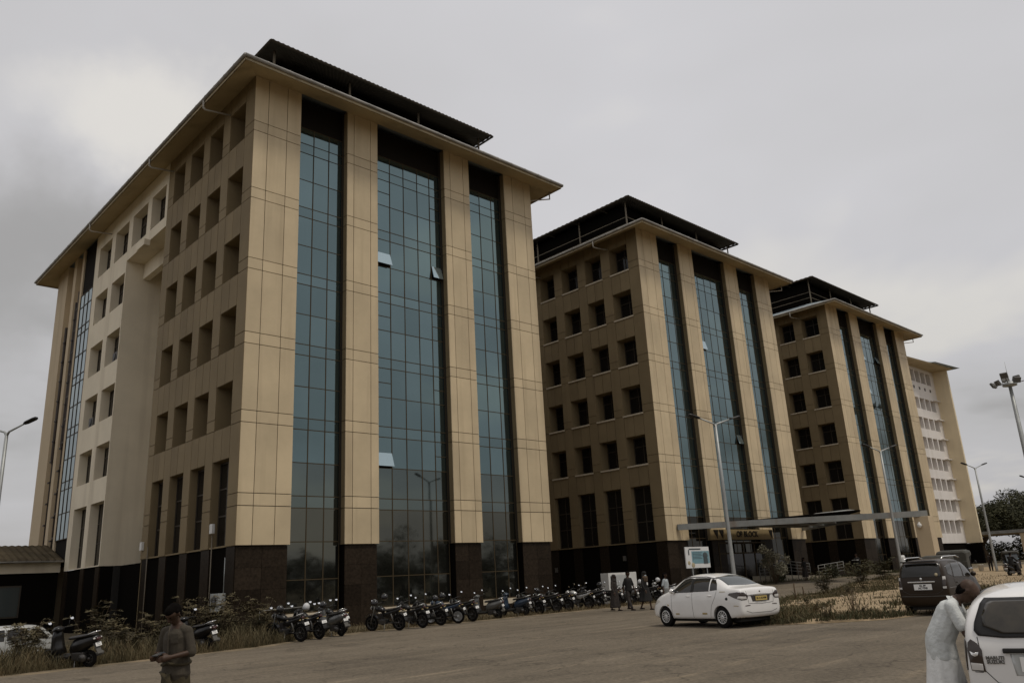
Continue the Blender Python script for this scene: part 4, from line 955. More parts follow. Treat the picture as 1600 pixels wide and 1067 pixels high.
    for v in ('DL', 'DR'):
        patch(bv, v, [(-1.05, .87), (-1.0, .77), (-.85, .755), (-.66, .82), (-.50, .905), (-.54, .95), (-.75, .975), (-.93, .965)], 'tail_light', 'tail_smoke', t, .010)
        patch(bv, v, [(-1.0, .79), (-.98, .85), (-.78, .86), (-.74, .81), (-.86, .775)], 'reverse_lamp', 'lamp_clear', t, .018)
    line(bv, 'B', [(-.48, .885), (0, .90), (.48, .885)], 'chrome_strip', 'chrome', t, .017, lift=.006)
    patch(bv, 'B', [(-.40, .865), (.40, .865), (.34, .70), (-.34, .70)], 'plate_recess', 'seam', t, .002)
    plate(t, bv, 'B', 0, .785, .46, .12, ['KL 11 AZ 6720'], 'plate_yellow', .062)
    m = MB(); P, n_ = cast(bv, 'B', 0, .98); m.ell((P.x - .006, 0, .975), .012, .035, .035, 12, 6); m.build('emblem', 'chrome', t)
    line(bv, 'B', [(-.55, 1.0), (-.50, .66), (0, .63), (.50, .66), (.55, 1.0)], 'boot_seam', 'seam', t, .005)
    line(bv, 'B', [(-.64, .60), (-.45, .61)], 'bumper_reflector', 'tail_red', t, .012); line(bv, 'B', [(.64, .60), (.45, .61)], 'bumper_reflector', 'tail_red', t, .012)
    line(bv, 'B', [(-.62, .46), (-.4, .40), (.4, .40), (.62, .46)], 'bumper_crease', 'seam', t, .006)
    m = MB(); m.box(-1.7, 1.7, -.6, .6, .16, .26); m.build('underbody', 'black_plastic', t)
    for x in (-1.2, 1.23):
        liner(t, x, .33, .80)
    return t
saloon = build_saloon(); saloon.location = (22.15, 14.85, .012); saloon.rotation_euler = (0, 0, R(78))

# ---------------------------------------------------------------- hatchbacks
def hatch(kind):
    brown = kind == 'brown'; body = 'brown_paint' if brown else 'white_paint'
    t = thing('hatchback', 'dark brown tall hatchback with chrome tailgate bar parked on the sandy verge' if brown else 'white hatchback with KL number plate that a man leans into', 'car')
    if brown:
        st = [(-1.79, .46, .80, .92, .60, .64, .62, .52), (-1.76, .36, .98, 1.12, .68, .71, .68, .58), (-1.70, .27, 1.02, 1.42, .71, .735, .70, .59), (-1.60, .24, 1.02, 1.60, .72, .74, .715, .585), (-1.42, .22, 1.02, 1.645, .72, .74, .72, .60),
              (-.8, .20, 1.01, 1.66, .72, .74, .72, .61), (0, .19, .99, 1.655, .72, .74, .72, .61), (.45, .19, .97, 1.59, .72, .74, .715, .60), (.85, .19, .97, 1.32, .72, .74, .71, .60), (1.15, .20, .96, 1.06, .72, .74, .69, .60), (1.45, .22, .92, .99, .71, .73, .66, .55), (1.68, .25, .80, .86, .66, .69, .58, .48), (1.78, .33, .62, .66, .52, .56, .48, .40)]
        res, bv = shell(st, 3.6, (-1.18, 1.2), .33, .62)
    else:
        st = [(-1.755, .42, .72, .86, .60, .66, .64, .56), (-1.735, .34, .86, .97, .69, .725, .70, .62), (-1.68, .26, .92, 1.16, .72, .735, .71, .655), (-1.58, .22, .93, 1.30, .725, .738, .71, .625), (-1.38, .20, .93, 1.375, .73, .738, .71, .60),
              (-.9, .19, .925, 1.405, .73, .738, .71, .56), (-.3, .18, .91, 1.415, .73, .738, .71, .56), (.25, .18, .90, 1.38, .73, .738, .71, .55), (.7, .18, .90, 1.17, .73, .738, .70, .57), (1.02, .19, .89, .99, .73, .738, .69, .6), (1.35, .21, .85, .92, .71, .73, .66, .55), (1.62, .24, .74, .79, .64, .68, .58, .48), (1.73, .32, .58, .62, .5, .55, .48, .4)]
        res, bv = shell(st, 3.5, (-1.13, 1.18), .31, .62)
    finish_body(res, body, t, .4); wr = .29 if brown else .275; xa = (-1.18, 1.2) if brown else (-1.13, 1.18)
    for x in xa:
        for s in (-1, 1): car_wheel(t, x, s * .645, wr, .16, s)
        liner(t, x, wr + .03, .68)
    m = MB(); m.box(-1.5, 1.5, -.5, .5, .15, .25); m.build('underbody', 'black_plastic', t)
    zl, zt_, z0 = (1.06, 1.50, .97) if brown else (.97, 1.29, .90)
    for s, v in ((1, 'L'), (-1, 'R')):
        patch(bv, v, [(-.02, zl), (-.02, zt_), (.22, zt_ - .01), (.42, zt_ - .08), (.82, zl + .06), (.80, zl)], 'front_window', 'car_glass', t)
        patch(bv, v, [(-.12, zl), (-.12, zt_), (-.85, zt_ - .02), (-.98, zl + .02)], 'rear_window', 'car_glass', t)
        if brown: patch(bv, v, [(-1.06, zl + .04), (-.95, zt_ - .03), (-1.35, zt_ - .06), (-1.45, zl + .12)], 'quarter_window', 'car_glass', t)
        line(bv, v, [(-.07, zl - .05), (-.07, .30)], 'door_seam', 'seam', t); line(bv, v, [(.88, zl - .05), (.86, .6), (.80, .3)], 'door_seam', 'seam', t); line(bv, v, [(-1.02, zl), (-.95, .8), (-.80, .55), (-.78, .3)], 'door_seam', 'seam', t)
        for x in (.06, -.80):
            P, n_ = cast(bv, v, x, zl - .14); m = MB(); m.ell((x, P.y + s * .012, zl - .14), .09, .018, .017, 10, 6); m.build('door_handle', body, t)
        P, n_ = cast(bv, v, .74, zl + .06); m = MB(); m.ell((.74, P.y + s * .1, zl + .06), .06, .09, .075, 12, 8); m.build('wing_mirror', body, t)
        if brown:
            m = MB(); m.tube([(-1.35, s * .55, 1.64), (-1.1, s * .555, 1.70), (0, s * .565, 1.71), (.3, s * .56, 1.65)], .02, 6); m.build('roof_rail', 'chrome', t)
            line(bv, v, [(-1.6, .78), (-.6, .80), (.9, .78)], 'side_crease', 'chrome', t, .004)
        line(bv, v, [(.42, zt_ + .0), (0, zt_ + .045), (-.9, zt_ + .03)], 'rain_visor', 'black_plastic', t, .012)
    patch(bv, 'F', [(-.55, zl + .05), (-.48, zt_), (.48, zt_), (.55, zl + .05)], 'windscreen', 'car_glass_light', t, .006)
    if brown:
        patch(bv, 'B', [(-.60, 1.12), (-.545, 1.52), (.545, 1.52), (.60, 1.12)], 'tailgate_window', 'car_glass', t, .006)
        m = MB(); m.box(-1.80, -1.62, -.52, .52, 1.565, 1.60, .012); m.build('spoiler', 'black_paint', t)
        for s in (-1, 1):
            patch(bv, 'B', [(s * .695, .76), (s * .685, 1.10), (s * .615, 1.10), (s * .60, .80)], 'tail_light', 'tail_smoke', t, .008)
            patch(bv, 'B', [(s * .69, 1.02), (s * .68, 1.12), (s * .625, 1.12), (s * .62, 1.02)], 'reverse_lamp', 'lamp_clear', t, .012); patch(bv, 'B', [(s * .69, .77), (s * .69, .83), (s * .60, .83), (s * .60, .77)], 'turn_lamp', 'lamp_clear', t, .012)
        P, n_ = cast(bv, 'B', 0, .98); m = MB(); m.box(P.x - .03, P.x + .02, -.40, .40, .955, .995, .01); m.build('chrome_bar', 'chrome', t)
        m = MB(); m.ell((P.x - .004, 0, 1.065), .012, .04, .04, 12, 6); m.build('emblem', 'chrome', t)
        plate(t, bv, 'B', -.03, .83, .52, .17, ['KL 09', 'AC 9745'], 'plate_white', .075)
        line(bv, 'B', [(-.62, 1.08), (-.58, .72), (-.40, .62), (.40, .62), (.58, .72), (.62, 1.08)], 'tailgate_seam', 'seam', t, .006)
        line(bv, 'B', [(-.66, .56), (0, .55), (.66, .56)], 'bumper_lip', 'grey_plastic', t, .012)
        P, n_ = cast(bv, 'B', .46, 1.18); m = MB(); m.lathe([(0, -.004), (.05, -.004), (.05, .002)], (P.x - .014, -.46, 1.18), 'X', 14); m.build('sticker', 'board_tan', t)
    else:
        patch(bv, 'B', [(-.615, 1.03), (-.60, 1.10), (-.53, 1.25), (-.49, 1.295), (.49, 1.295), (.53, 1.25), (.60, 1.10), (.615, 1.03), (.59, .99), (.4, .97), (-.4, .97), (-.59, .99)], 'window_surround', 'black_plastic', t, .012)
        patch(bv, 'B', [(-.535, 1.07), (-.53, 1.15), (-.48, 1.245), (-.44, 1.265), (.44, 1.265), (.48, 1.245), (.53, 1.15), (.535, 1.07), (.40, 1.005), (-.40, 1.005)], 'tailgate_window', 'car_glass_reflection', t, .020)
        for s in (-1, 1):
            patch(bv, 'B', [(s * .69, .70), (s * .69, .86), (s * .68, .93), (s * .655, .96), (s * .61, .93), (s * .58, .87), (s * .585, .80), (s * .58, .69)], 'tail_light', 'tail_smoke', t, .010)
            patch(bv, 'B', [(s * .685, .705), (s * .685, .765), (s * .595, .755), (s * .595, .70)], 'reverse_lamp', 'lamp_clear', t, .016)
            patch(bv, 'B', [(s * .675, .86), (s * .65, .845), (s * .61, .855), (s * .62, .825), (s * .645, .815), (s * .67, .83)], 'turn_lamp', 'chrome', t, .016)
        for s, v in ((1, 'L'), (-1, 'R')): patch(bv, v, [(-1.715, .70), (-1.715, .88), (-1.70, .94), (-1.66, .96), (-1.60, .92), (-1.62, .80), (-1.64, .69)], 'tail_light_side', 'tail_smoke', t, .010)
        P, n_ = cast(bv, 'B', 0, .86); m = MB(); m.box(P.x - .035, P.x + .02, -.42, .42, .845, .885, .012); m.build('tailgate_handle', 'black_plastic', t)
        patch(bv, 'B', [(-.37, .835), (.37, .835), (.35, .66), (-.35, .66)], 'plate_recess', 'silver_paint', t, .002)
        plate(t, bv, 'B', 0, .755, .60, .125, ['KL 58 D 4470'], 'plate_white', .088)
        pp_, n_ = cast(bv, 'B', .50, .80)
        for k, wd_ in enumerate(('MARUTI', 'SUZUKI')): obj('badge', text_mesh(wd_, .040, .004, 'grey_plastic', bold=.0015), t, (pp_.x - .006, .49, .805 - .034 * k), (R(90), 0, R(-90)))
        line(bv, 'B', [(-.60, .98), (-.585, .70), (-.50, .60), (-.30, .56), (.30, .56), (.50, .60), (.585, .70), (.60, .98)], 'tailgate_seam', 'seam', t, .004)
        line(bv, 'B', [(-.72, .69), (-.6, .685)], 'bumper_seam', 'seam', t, .004); line(bv, 'B', [(.72, .69), (.6, .685)], 'bumper_seam', 'seam', t, .004)
        m = MB(); m.tube([(-1.60, 0, 1.40), (-1.72, 0, 1.36), (-1.76, 0, 1.36)], .02, 6); m.build('stop_lamp', 'tail_red', t)
    return t
hb = hatch('brown'); hb.scale = (.96,) * 3; hb.location = (27.5, 10.0, .03); hb.rotation_euler = (0, 0, R(2))
hw = hatch('white'); hw.location = (9.84, 2.60, .012); hw.rotation_euler = (0, 0, R(15)); hw.scale = (.97,) * 3

# ---------------------------------------------------------------- white van in the weeds
t = thing('van', 'white van half hidden by the tall weeds', 'van', (9.6, 43.0, gh(9.6, 43) - .02), R(8))
st = [(-1.65, .5, .85, 1.3, .62, .66, .66, .55), (-1.62, .34, .92, 1.52, .68, .71, .69, .58), (-1.5, .28, .93, 1.60, .70, .72, .70, .60), (-.5, .26, .93, 1.64, .70, .72, .70, .62), (.5, .26, .93, 1.63, .70, .72, .70, .62), (.95, .26, .92, 1.56, .70, .72, .70, .60), (1.35, .27, .92, 1.15, .70, .72, .69, .58), (1.55, .30, .85, .95, .68, .70, .66, .55), (1.66, .40, .66, .72, .6, .62, .58, .5)]
res, bv = shell(st, 3.3, (-.95, 1.1), .30, .6); finish_body(res, 'silver_paint', t, .4)
for x in (-.95, 1.1):
    for s in (-1, 1): car_wheel(t, x, s * .62, .26, .15, s)
for s, v in ((1, 'L'), (-1, 'R')):
    patch(bv, v, [(.38, .99), (.38, 1.45), (.78, 1.44), (1.16, 1.05), (1.12, .99)], 'front_window', 'car_glass', t)
    patch(bv, v, [(-.55, .99), (-.55, 1.46), (.24, 1.46), (.24, .99)], 'middle_window', 'car_glass', t); patch(bv, v, [(-1.42, .99), (-1.38, 1.44), (-.66, 1.46), (-.66, .99)], 'rear_window', 'car_glass', t)
    line(bv, v, [(.31, 1.5), (.31, .35)], 'door_seam', 'seam', t, .008); line(bv, v, [(-.6, 1.5), (-.6, .35)], 'door_seam', 'seam', t, .008)
m = MB(); m.box(-1.4, 1.4, -.55, .55, .18, .3); m.build('underbody', 'black_plastic', t)

# ---------------------------------------------------------------- auto rickshaws
def rickshaw(loc, rz, label):
    t = thing('auto_rickshaw', label, 'rickshaw', (loc[0], loc[1], gh(*loc) + .0), rz)
    def sec(x, w_, z0, z1, r=.12):
        return [(x, -w_, z0), (x, w_, z0), (x, w_, z1 - r), (x, w_ - r * .4, z1 - r * .3), (x, w_ - r, z1), (x, -w_ + r, z1), (x, -w_ + r * .4, z1 - r * .3), (x, -w_, z1 - r)]
    m = MB(); m.loft([sec(-1.25, .60, .35, .95), sec(-1.2, .64, .28, 1.0), (sec(-.2, .65, .28, 1.0)), sec(-.15, .64, .28, .55), sec(.55, .60, .28, .50), sec(.75, .45, .28, .9), sec(1.2, .28, .30, .85), sec(1.3, .16, .35, .7)], smooth=False); m.build('body', 'black_paint', t)
    m = MB(); m.loft([sec(-1.22, .60, 1.15, 1.62, .1), sec(-1.15, .63, 1.3, 1.70), sec(-.2, .64, 1.45, 1.74), sec(.45, .60, 1.5, 1.72), sec(.72, .52, 1.50, 1.64)], smooth=False); m.build('canopy', 'rick_cover', t)
    m = MB(); m.loft([sec(-1.24, .62, .95, 1.2, .02), sec(-1.0, .63, .95, 1.34, .02), sec(-.55, .635, .95, 1.4, .02)], smooth=False); m.build('side_curtain', 'rick_cover', t)
    for s in (-1, 1):
        m = MB(); m.tube([(.62, s * .46, .85), (.50, s * .54, 1.55)], .022, 6); m.tube([(-.18, s * .6, .95), (-.18, s * .6, 1.6)], .022, 6); m.build('post', 'black_plastic', t)
        m = MB(); m.ell((.7, s * .68, 1.15), .02, .06, .09, 10, 6); m.tube([(.6, s * .5, 1.1), (.7, s * .66, 1.12)], .01, 5); m.build('mirror', 'black_plastic', t)
    m = MB(); m.loft([[(.78, -.42, .9), (.78, .42, .9), (.56, .46, 1.52), (.56, -.46, 1.52)], [(.80, -.42, .9), (.80, .42, .9), (.58, .46, 1.52), (.58, -.46, 1.52)]], smooth=False); m.build('windscreen', 'car_glass_light', t)
    m = MB(); m.ell((1.3, 0, .78), .05, .09, .09, 12, 8); m.build('headlight', 'lamp_clear', t)
    for (x, y) in ((-.85, .52), (-.85, -.52), (1.15, 0)): m = MB(); m.lathe([(.1, -.05), (.2, -.05), (.22, -.03), (.22, .03), (.2, .05), (.1, .05)], (x, y, .22), 'Y', 22); m.build('wheel', 'rubber', t)
    m = MB(); m.box(-.75, -.25, -.5, .5, .5, .75, .04); m.box(.1, .35, -.3, .3, .5, .78, .04); m.build('seat', 'seat_vinyl', t)
    return t
rickshaw((42.0, 15.2), R(12), 'dark auto rickshaw right behind the brown hatchback')
q_ = rickshaw((47.5, 16.3), R(10), 'black auto rickshaw behind the other rickshaw'); q_.scale = (1.13,) * 3
rickshaw((78.5, 22.6), R(200), 'pale-bodied auto rickshaw behind the rider on the right')
# ================================================================ MOTORCYCLES AND SCOOTERS  (local: +x forward, wheels on z=0)
def bike_wheel(parent, x, r, wd, alloy=True, y=0.0):
    m = MB(); n = 26; k = 8; rr = wd / 2
    rings = [[(x + (r - rr + rr * math.cos(b)) * math.cos(a), y + rr * math.sin(b), r + (r - rr + rr * math.cos(b)) * math.sin(a)) for b in (2 * math.pi * j / k for j in range(k))] for a in (2 * math.pi * i / n for i in range(n + 1))]
    m.loft(rings, caps=False); w_ = m.build('wheel', 'rubber', parent)
    m = MB(); m.lathe([(r - wd, -.02), (r - wd, .02), (r - wd - .02, .02), (r - wd - .02, -.02)], (x, y, r), 'Y', 24); m.lathe([(.04, -.06), (.04, .06)], (x, y, r), 'Y', 12)
    if alloy:
        for i in range(6): a = i * math.pi / 3 + .2; d = Vector((math.cos(a), 0, math.sin(a))); m.obox(Vector((x, y, r)) + d * (r - wd) * .5, d, (0, 1, 0), d.cross(Vector((0, 1, 0))), (r - wd) * .5, .012, .014)
    else:
        for i in range(14): a = i * math.pi / 7; m.tube([(x, y + .03 * (-1) ** i, r), (x + (r - wd) * math.cos(a), y, r + (r - wd) * math.sin(a))], .003, 3)
    m.build('rim', 'wheel_silver' if not alloy else 'engine', w_); return w_
def bike_mirrors(t, x, z, spread=.36):
    for s in (-1, 1):
        m = MB(); m.tube([(x, s * .26, z), (x + .03, s * spread, z + .14), (x + .02, s * (spread + .03), z + .17)], .007, 5); st = m.build('mirror_stem', 'black_plastic', t)
        m = MB(); m.ell((x + .02, s * (spread + .05), z + .20), .016, .062, .042, 12, 7); m.build('mirror_case', 'black_plastic', st)
        m = MB(); c = Vector((x + .003, s * (spread + .05), z + .20)); nrm = Vector((-.86, 0, .5)).normalized(); a = Vector((0, 1, 0)); b = nrm.cross(a)
        m.add([c + nrm * .006 + a * .056 * math.cos(q) + b * .040 * math.sin(q) for q in (2 * math.pi * k / 14 for k in range(14))] + [c - nrm * .006 + a * .05 * math.cos(q) + b * .034 * math.sin(q) for q in (2 * math.pi * k / 14 for k in range(14))], [tuple(range(14))] + [(k, (k + 1) % 14, 14 + (k + 1) % 14, 14 + k) for k in range(14)]); m.build('mirror_glass', 'mirror', st)
def bike_plate(t, x, z, tilt=.35, white='plate_white'):
    p = obj('number_plate', boxmesh('plate', .008, .20, .10, white), t, (x, 0, z), (0, tilt, 0))
    for k, s in enumerate(('KL 11', 'B 4207')): obj('characters', CHARS[k], p, (-.0055, 0, .02 - .042 * k), (R(90), 0, R(-90)))
    return p
CHARS = [text_mesh('KL 11', .042, .0006, 'letter'), text_mesh('B 4207', .042, .0006, 'letter')]
def ring_e(x, y, z, w_, h_, n=12): return [(x, y + w_ * math.cos(q), z + h_ * math.sin(q)) for q in (2 * math.pi * k / n for k in range(n))]
def motorcycle(paint='bike_black', alloy=True, sport=False):
    t = thing('motorcycle', 'x', 'motorcycle')
    bike_wheel(t, .64, .30, .085, alloy); bike_wheel(t, -.62, .30, .10, alloy)
    for s in (-1, 1): m = MB(); m.tube([(.64, s * .085, .30), (.46, s * .085, .72), (.38, s * .085, .95)], [.024, .022, .022], 7); m.build('fork', 'steel', t)
    m = MB(); m.tube([(.36, 0, .94), (.10, 0, .68), (-.30, 0, .66), (-.62, 0, .76)], .025, 6); m.tube([(.36, 0, .90), (.26, 0, .42), (-.12, 0, .30), (-.25, 0, .62)], .024, 6)
    for s in (-1, 1): m.tube([(-.12, s * .10, .34), (-.62, s * .11, .30)], .022, 6)
    m.build('frame', 'black_plastic', t)
    m = MB(); m.box(-.12, .24, -.13, .13, .27, .44, .03); m.lathe([(.10, .10), (.12, .12)], (.05, 0, .35), 'Y', 14)
    for k in range(6): m.box(.06, .26, -.10, .10, .44 + .035 * k, .455 + .035 * k)
    m.box(.09, .23, -.07, .07, .44, .66); m.build('engine', 'engine', t)
    m = MB(); m.loft([ring_e(-.02, 0, .76, .06, .05), ring_e(.02, 0, .78, .11, .09), ring_e(.16, 0, .83, .145, .125), ring_e(.30, 0, .84, .14, .12), ring_e(.38, 0, .84, .08, .07)]); m.build('fuel_tank', paint, t)
    m = MB(); m.loft([ring_e(.02, 0, .78, .07, .035), ring_e(-.10, 0, .775, .115, .045), ring_e(-.40, 0, .80, .13, .05), ring_e(-.62, 0, .845, .11, .045), ring_e(-.70, 0, .86, .06, .03)]); m.build('seat', 'seat_vinyl', t)
    for s in (-1, 1): m = MB(); m.loft([ring_e(.0, s * .115, .64, .018, .07), ring_e(-.2, s * .13, .62, .022, .10), ring_e(-.45, s * .12, .70, .02, .07), ring_e(-.74, s * .07, .80, .015, .035)]); m.build('side_panel', paint, t)
    m = MB(); m.tube([(-.50, .13, .84), (-.72, .13, .92), (-.78, 0, .93), (-.72, -.13, .92), (-.50, -.13, .84)], .013, 6); m.build('grab_rail', 'chrome', t)
    m = MB(); pts = [(-.62 + .36 * math.cos(a), 0, .30 + .36 * math.sin(a)) for a in (R(q) for q in (55, 80, 105, 130, 155, 168))]
    m.loft([[(p[0], -.075, p[2]), (p[0], .075, p[2]), (p[0], .075, p[2] + .02), (p[0], -.075, p[2] + .02)] for p in pts], smooth=False); m.build('rear_mudguard', 'black_plastic', t)
    m = MB(); pts = [(.64 + .345 * math.cos(a), 0, .30 + .345 * math.sin(a)) for a in (R(q) for q in (40, 70, 100, 130, 150))]
    m.loft([[(p[0], -.06, p[2]), (p[0], .06, p[2]), (p[0], .06, p[2] + .02), (p[0], -.06, p[2] + .02)] for p in pts], smooth=False); m.build('front_mudguard', paint, t)
    m = MB(); m.ell((-.78, 0, .80), .04, .075, .045, 10, 6); m.build('tail_light', 'tail_red', t)
    bike_plate(t, -.935, .60, .35)
    for s in (-1, 1): m = MB(); m.ell((-.80, s * .17, .74), .035, .025, .022, 8, 5); m.tube([(-.74, s * .08, .76), (-.80, s * .15, .74)], .008, 4); m.build('indicator', 'rick_yellow', t)
    m = MB(); m.tube([(.24, -.06, .46), (.30, -.12, .30), (.10, -.16, .24), (-.35, -.17, .28), (-.80, -.18, .40)], [.02, .022, .028, .05, .055], 8); m.build('exhaust', 'chrome' if not sport else 'black_plastic', t)
    m = MB(); m.tube([(.20, .36, 1.00), (.28, .22, 1.04), (.36, .06, 1.0), (.36, -.06, 1.0), (.28, -.22, 1.04), (.20, -.36, 1.00)], .014, 6); hb_ = m.build('handlebar', 'black_plastic', t)
    m = MB(); m.ell((.50, 0, .88), .09, .10, .10, 14, 8) if not sport else m.loft([ring_e(.40, 0, .95, .13, .12), ring_e(.52, 0, .88, .14, .12), ring_e(.66, 0, .80, .07, .07)]); m.build('headlight_cowl', paint, t)
    m = MB(); m.ell((.575 if not sport else .66, 0, .87 if not sport else .80), .03, .075, .07, 12, 6); m.build('headlight', 'lamp_clear', t)
    m = MB(); m.tube([(-.05, .14, .30), (-.10, .30, .02)], .014, 5); m.build('side_stand', 'steel', t)
    for s in (-1, 1): m = MB(); m.tube([(-.45, s * .12, .36), (-.38, s * .13, .66)], .028, 7); m.build('shock_absorber', 'steel', t)
    bike_mirrors(t, .24, 1.02)
    return t
def scooter(paint='bike_black'):
    t = thing('scooter', 'x', 'scooter')
    bike_wheel(t, .62, .225, .09); bike_wheel(t, -.60, .225, .10)
    m = MB(); m.tube([(.62, .06, .225), (.50, .05, .55), (.42, 0, .95)], .026, 7); m.tube([(.62, -.06, .225), (.50, -.05, .55)], .026, 7); m.build('fork', 'steel', t)
    def sec(x, z0, z1, w_, n=10): return [(x - .0, w_ * math.cos(q), (z0 + z1) / 2 + (z1 - z0) / 2 * math.sin(q)) for q in (2 * math.pi * k / n for k in range(n))]
    m = MB(); a = [(.30, .36, .22), (.40, .55, .24), (.40, .80, .20), (.36, .98, .13)]
    rings = []
    for x, z, w_ in a: rings.append([(x, -w_, z), (x + .10, -w_ * .6, z), (x + .15, 0, z), (x + .10, w_ * .6, z), (x, w_, z), (x - .02, w_ * .5, z), (x - .03, 0, z), (x - .02, -w_ * .5, z)])
    m.loft(rings); m.build('front_apron', paint, t)
    m = MB(); pts = [(.62 + .27 * math.cos(q), .225 + .27 * math.sin(q)) for q in (R(v) for v in (25, 60, 95, 130, 160))]
    m.loft([[(x, -.07, z), (x, .07, z), (x, .06, z + .03), (x, -.06, z + .03)] for x, z in pts], smooth=False); m.build('front_mudguard', paint, t)
    m = MB(); m.box(-.12, .36, -.21, .21, .27, .34, .02); m.build('footboard', 'black_plastic', t)
    m = MB(); m.loft([sec(-.08, .32, .64, .13), sec(-.18, .34, .74, .19), sec(-.45, .40, .80, .21), sec(-.72, .55, .83, .17), sec(-.90, .66, .82, .10)]); m.build('rear_body', paint, t)
    m = MB(); m.loft([sec(-.02, .72, .80, .10), sec(-.15, .73, .82, .15), sec(-.45, .77, .85, .16), sec(-.75, .80, .89, .13), sec(-.84, .81, .88, .06)]); m.build('seat', 'seat_vinyl', t)
    m = MB(); m.tube([(-.62, .14, .84), (-.86, .13, .92), (-.95, 0, .93), (-.86, -.13, .92), (-.62, -.14, .84)], .014, 6); m.build('grab_rail', 'chrome', t)
    m = MB(); m.ell((-.91, 0, .73), .035, .10, .05, 12, 6); m.build('tail_light', 'tail_red', t)
    for s in (-1, 1): m = MB(); m.ell((-.87, s * .12, .75), .03, .035, .028, 8, 5); m.build('indicator', 'lamp_clear', t)
    m = MB(); m.loft([[(-.80, -.09, .62), (-.80, .09, .62), (-.83, .09, .62), (-.83, -.09, .62)], [(-.93, -.08, .36), (-.93, .08, .36), (-.95, .08, .36), (-.95, -.08, .36)]], smooth=False); m.build('rear_mudguard', 'grey_plastic', t)
    bike_plate(t, -.90, .59, .35)
    m = MB(); m.box(-.55, -.15, -.15, .15, .20, .42, .04); m.lathe([(.10, .02), (.10, .18)], (-.50, 0, .27), 'Y', 14); m.build('engine', 'engine', t)
    m = MB(); m.tube([(-.2, -.14, .22), (-.45, -.19, .22), (-.85, -.20, .34)], [.025, .05, .055], 8); m.build('exhaust', 'grey_plastic', t)
    m = MB(); m.loft([ring_e(.28, 0, 1.00, .10, .06), ring_e(.36, 0, 1.02, .15, .075), ring_e(.46, 0, 1.0, .12, .07), ring_e(.52, 0, .98, .06, .04)]); m.build('headlight_cowl', paint, t)
    m = MB(); m.ell((.51, 0, .985), .025, .08, .04, 12, 6); m.build('headlight', 'lamp_clear', t)
    m = MB(); m.tube([(.26, .35, 1.02), (.34, .18, 1.03), (.34, -.18, 1.03), (.26, -.35, 1.02)], .015, 6); m.build('handlebar', 'black_plastic', t)
    m = MB(); m.tube([(.28, 0, .95), (-.02, .0, .34)], .001, 3) if False else m.tube([(-.25, .12, .22), (-.32, .24, .015)], .014, 5); m.build('side_stand', 'steel', t)
    bike_mirrors(t, .30, 1.03, .33)
    return t
PROTO = {}
def bike(kind, paint, loc, heading, label, lean=7, group=None, alloy=True):
    key = (kind, paint, alloy)
    if key not in PROTO: o = PROTO[key] = (scooter(paint) if kind == 's' else motorcycle(paint, alloy, kind == 'p'))
    else: o = copy_tree(PROTO[key])
    tag(o, label, 'scooter' if kind == 's' else 'motorcycle', group)
    a = R(heading); c = Vector((loc[0] + .62 * math.cos(a), loc[1] + .62 * math.sin(a)))      # loc is the rear wheel's contact
    o.location = (c.x, c.y, max(gh(c.x, c.y), gh(*loc)) + .012 if loc[0] > 12 else gh(loc[0], loc[1]) + .012); o.rotation_euler = (R(-lean), 0, a)
    return o
def helmet(o, dx_, dy_, dz_, label, paint='helmet_black', grp=None):
    """open-face helmet hung on the bike o at local offset"""
    m = MB(); n, k = 16, 9
    for i in range(k):
        pass
    m.loft([[(.135 * math.cos(t_) * math.cos(q) * 1.12, .125 * math.cos(t_) * math.sin(q), .15 * math.sin(t_)) for q in (2 * math.pi * j / n for j in range(n))] for t_ in [-.75 + (1.55 + .75) * i / k for i in range(k + 1)]])
    h = thing('helmet', label, 'helmet', group=grp); m.build('shell', paint, h)
    m = MB(); m.loft([[(.142 * math.cos(t_) * math.cos(q) * 1.12, .13 * math.cos(t_) * math.sin(q), .15 * math.sin(t_)) for q in (R(v) for v in range(-65, 66, 13))] for t_ in (-.4, -.15, .1, .25)], caps=False, closed=False); m.build('visor', 'car_glass', h)
    M = Matrix.Translation(o.location) @ o.rotation_euler.to_matrix().to_4x4()
    h.location = M @ Vector((dx_, dy_, dz_)); h.rotation_euler = (R(10), R(12), o.rotation_euler.z + R(rnd.uniform(-40, 40))); return h
G = 'motorcycles parked in a row along the front of the blocks'; GS = 'scooters parked in the row along the front of the blocks'
bike('s', 'bike_black', (7.34, 24.55), 122, 'black scooter standing alone by the tall weeds at the road edge', 8)
bike('s', 'bike_black', (11.08, 25.74), 110, 'black scooter parked behind the man looking at his phone', 8)
k1 = bike('m', 'bike_black', (14.49, 26.25), 108, 'black motorcycle with a helmet, first of the row beside the steel rail', 8)
k2 = bike('p', 'bike_black', (15.37, 26.55), 100, 'black motorcycle second in the row, between one with a helmet and a grey-tailed scooter', 7)
k3 = bike('s', 'bike_grey', (16.6, 27.1), 100, 'dark grey scooter third in the row', 7)
k4 = bike('m', 'bike_black', (17.55, 28.55), 95, 'black motorcycle tucked behind the dark grey scooter', 6)
k5 = bike('m', 'bike_black', (19.19, 27.15), 112, 'black motorcycle with a helmet on its handlebar after the gap in the row', 8)
k6 = bike('p', 'bike_black', (20.43, 27.3), 103, 'black motorcycle beside the one with a helmet after the gap', 6)
k7 = bike('m', 'bike_blue', (22.79, 27.95), 118, 'dark blue motorcycle carrying two helmets in the middle of the row', 8, alloy=False)
k7b = bike('p', 'bike_black', (21.7, 27.75), 112, 'black motorcycle beside the dark blue one with two helmets', 8)
k8 = bike('m', 'bike_black', (23.89, 28.3), 100, 'black motorcycle between the dark blue one and a grey scooter', 6)
k9 = bike('s', 'bike_grey', (25.58, 28.5), 112, 'dark grey scooter in the middle of the row', 7)
k10 = bike('s', 'bike_blue', (27.6, 28.8), 108, 'dark blue scooter in the row before the dark passage between blocks', 7)
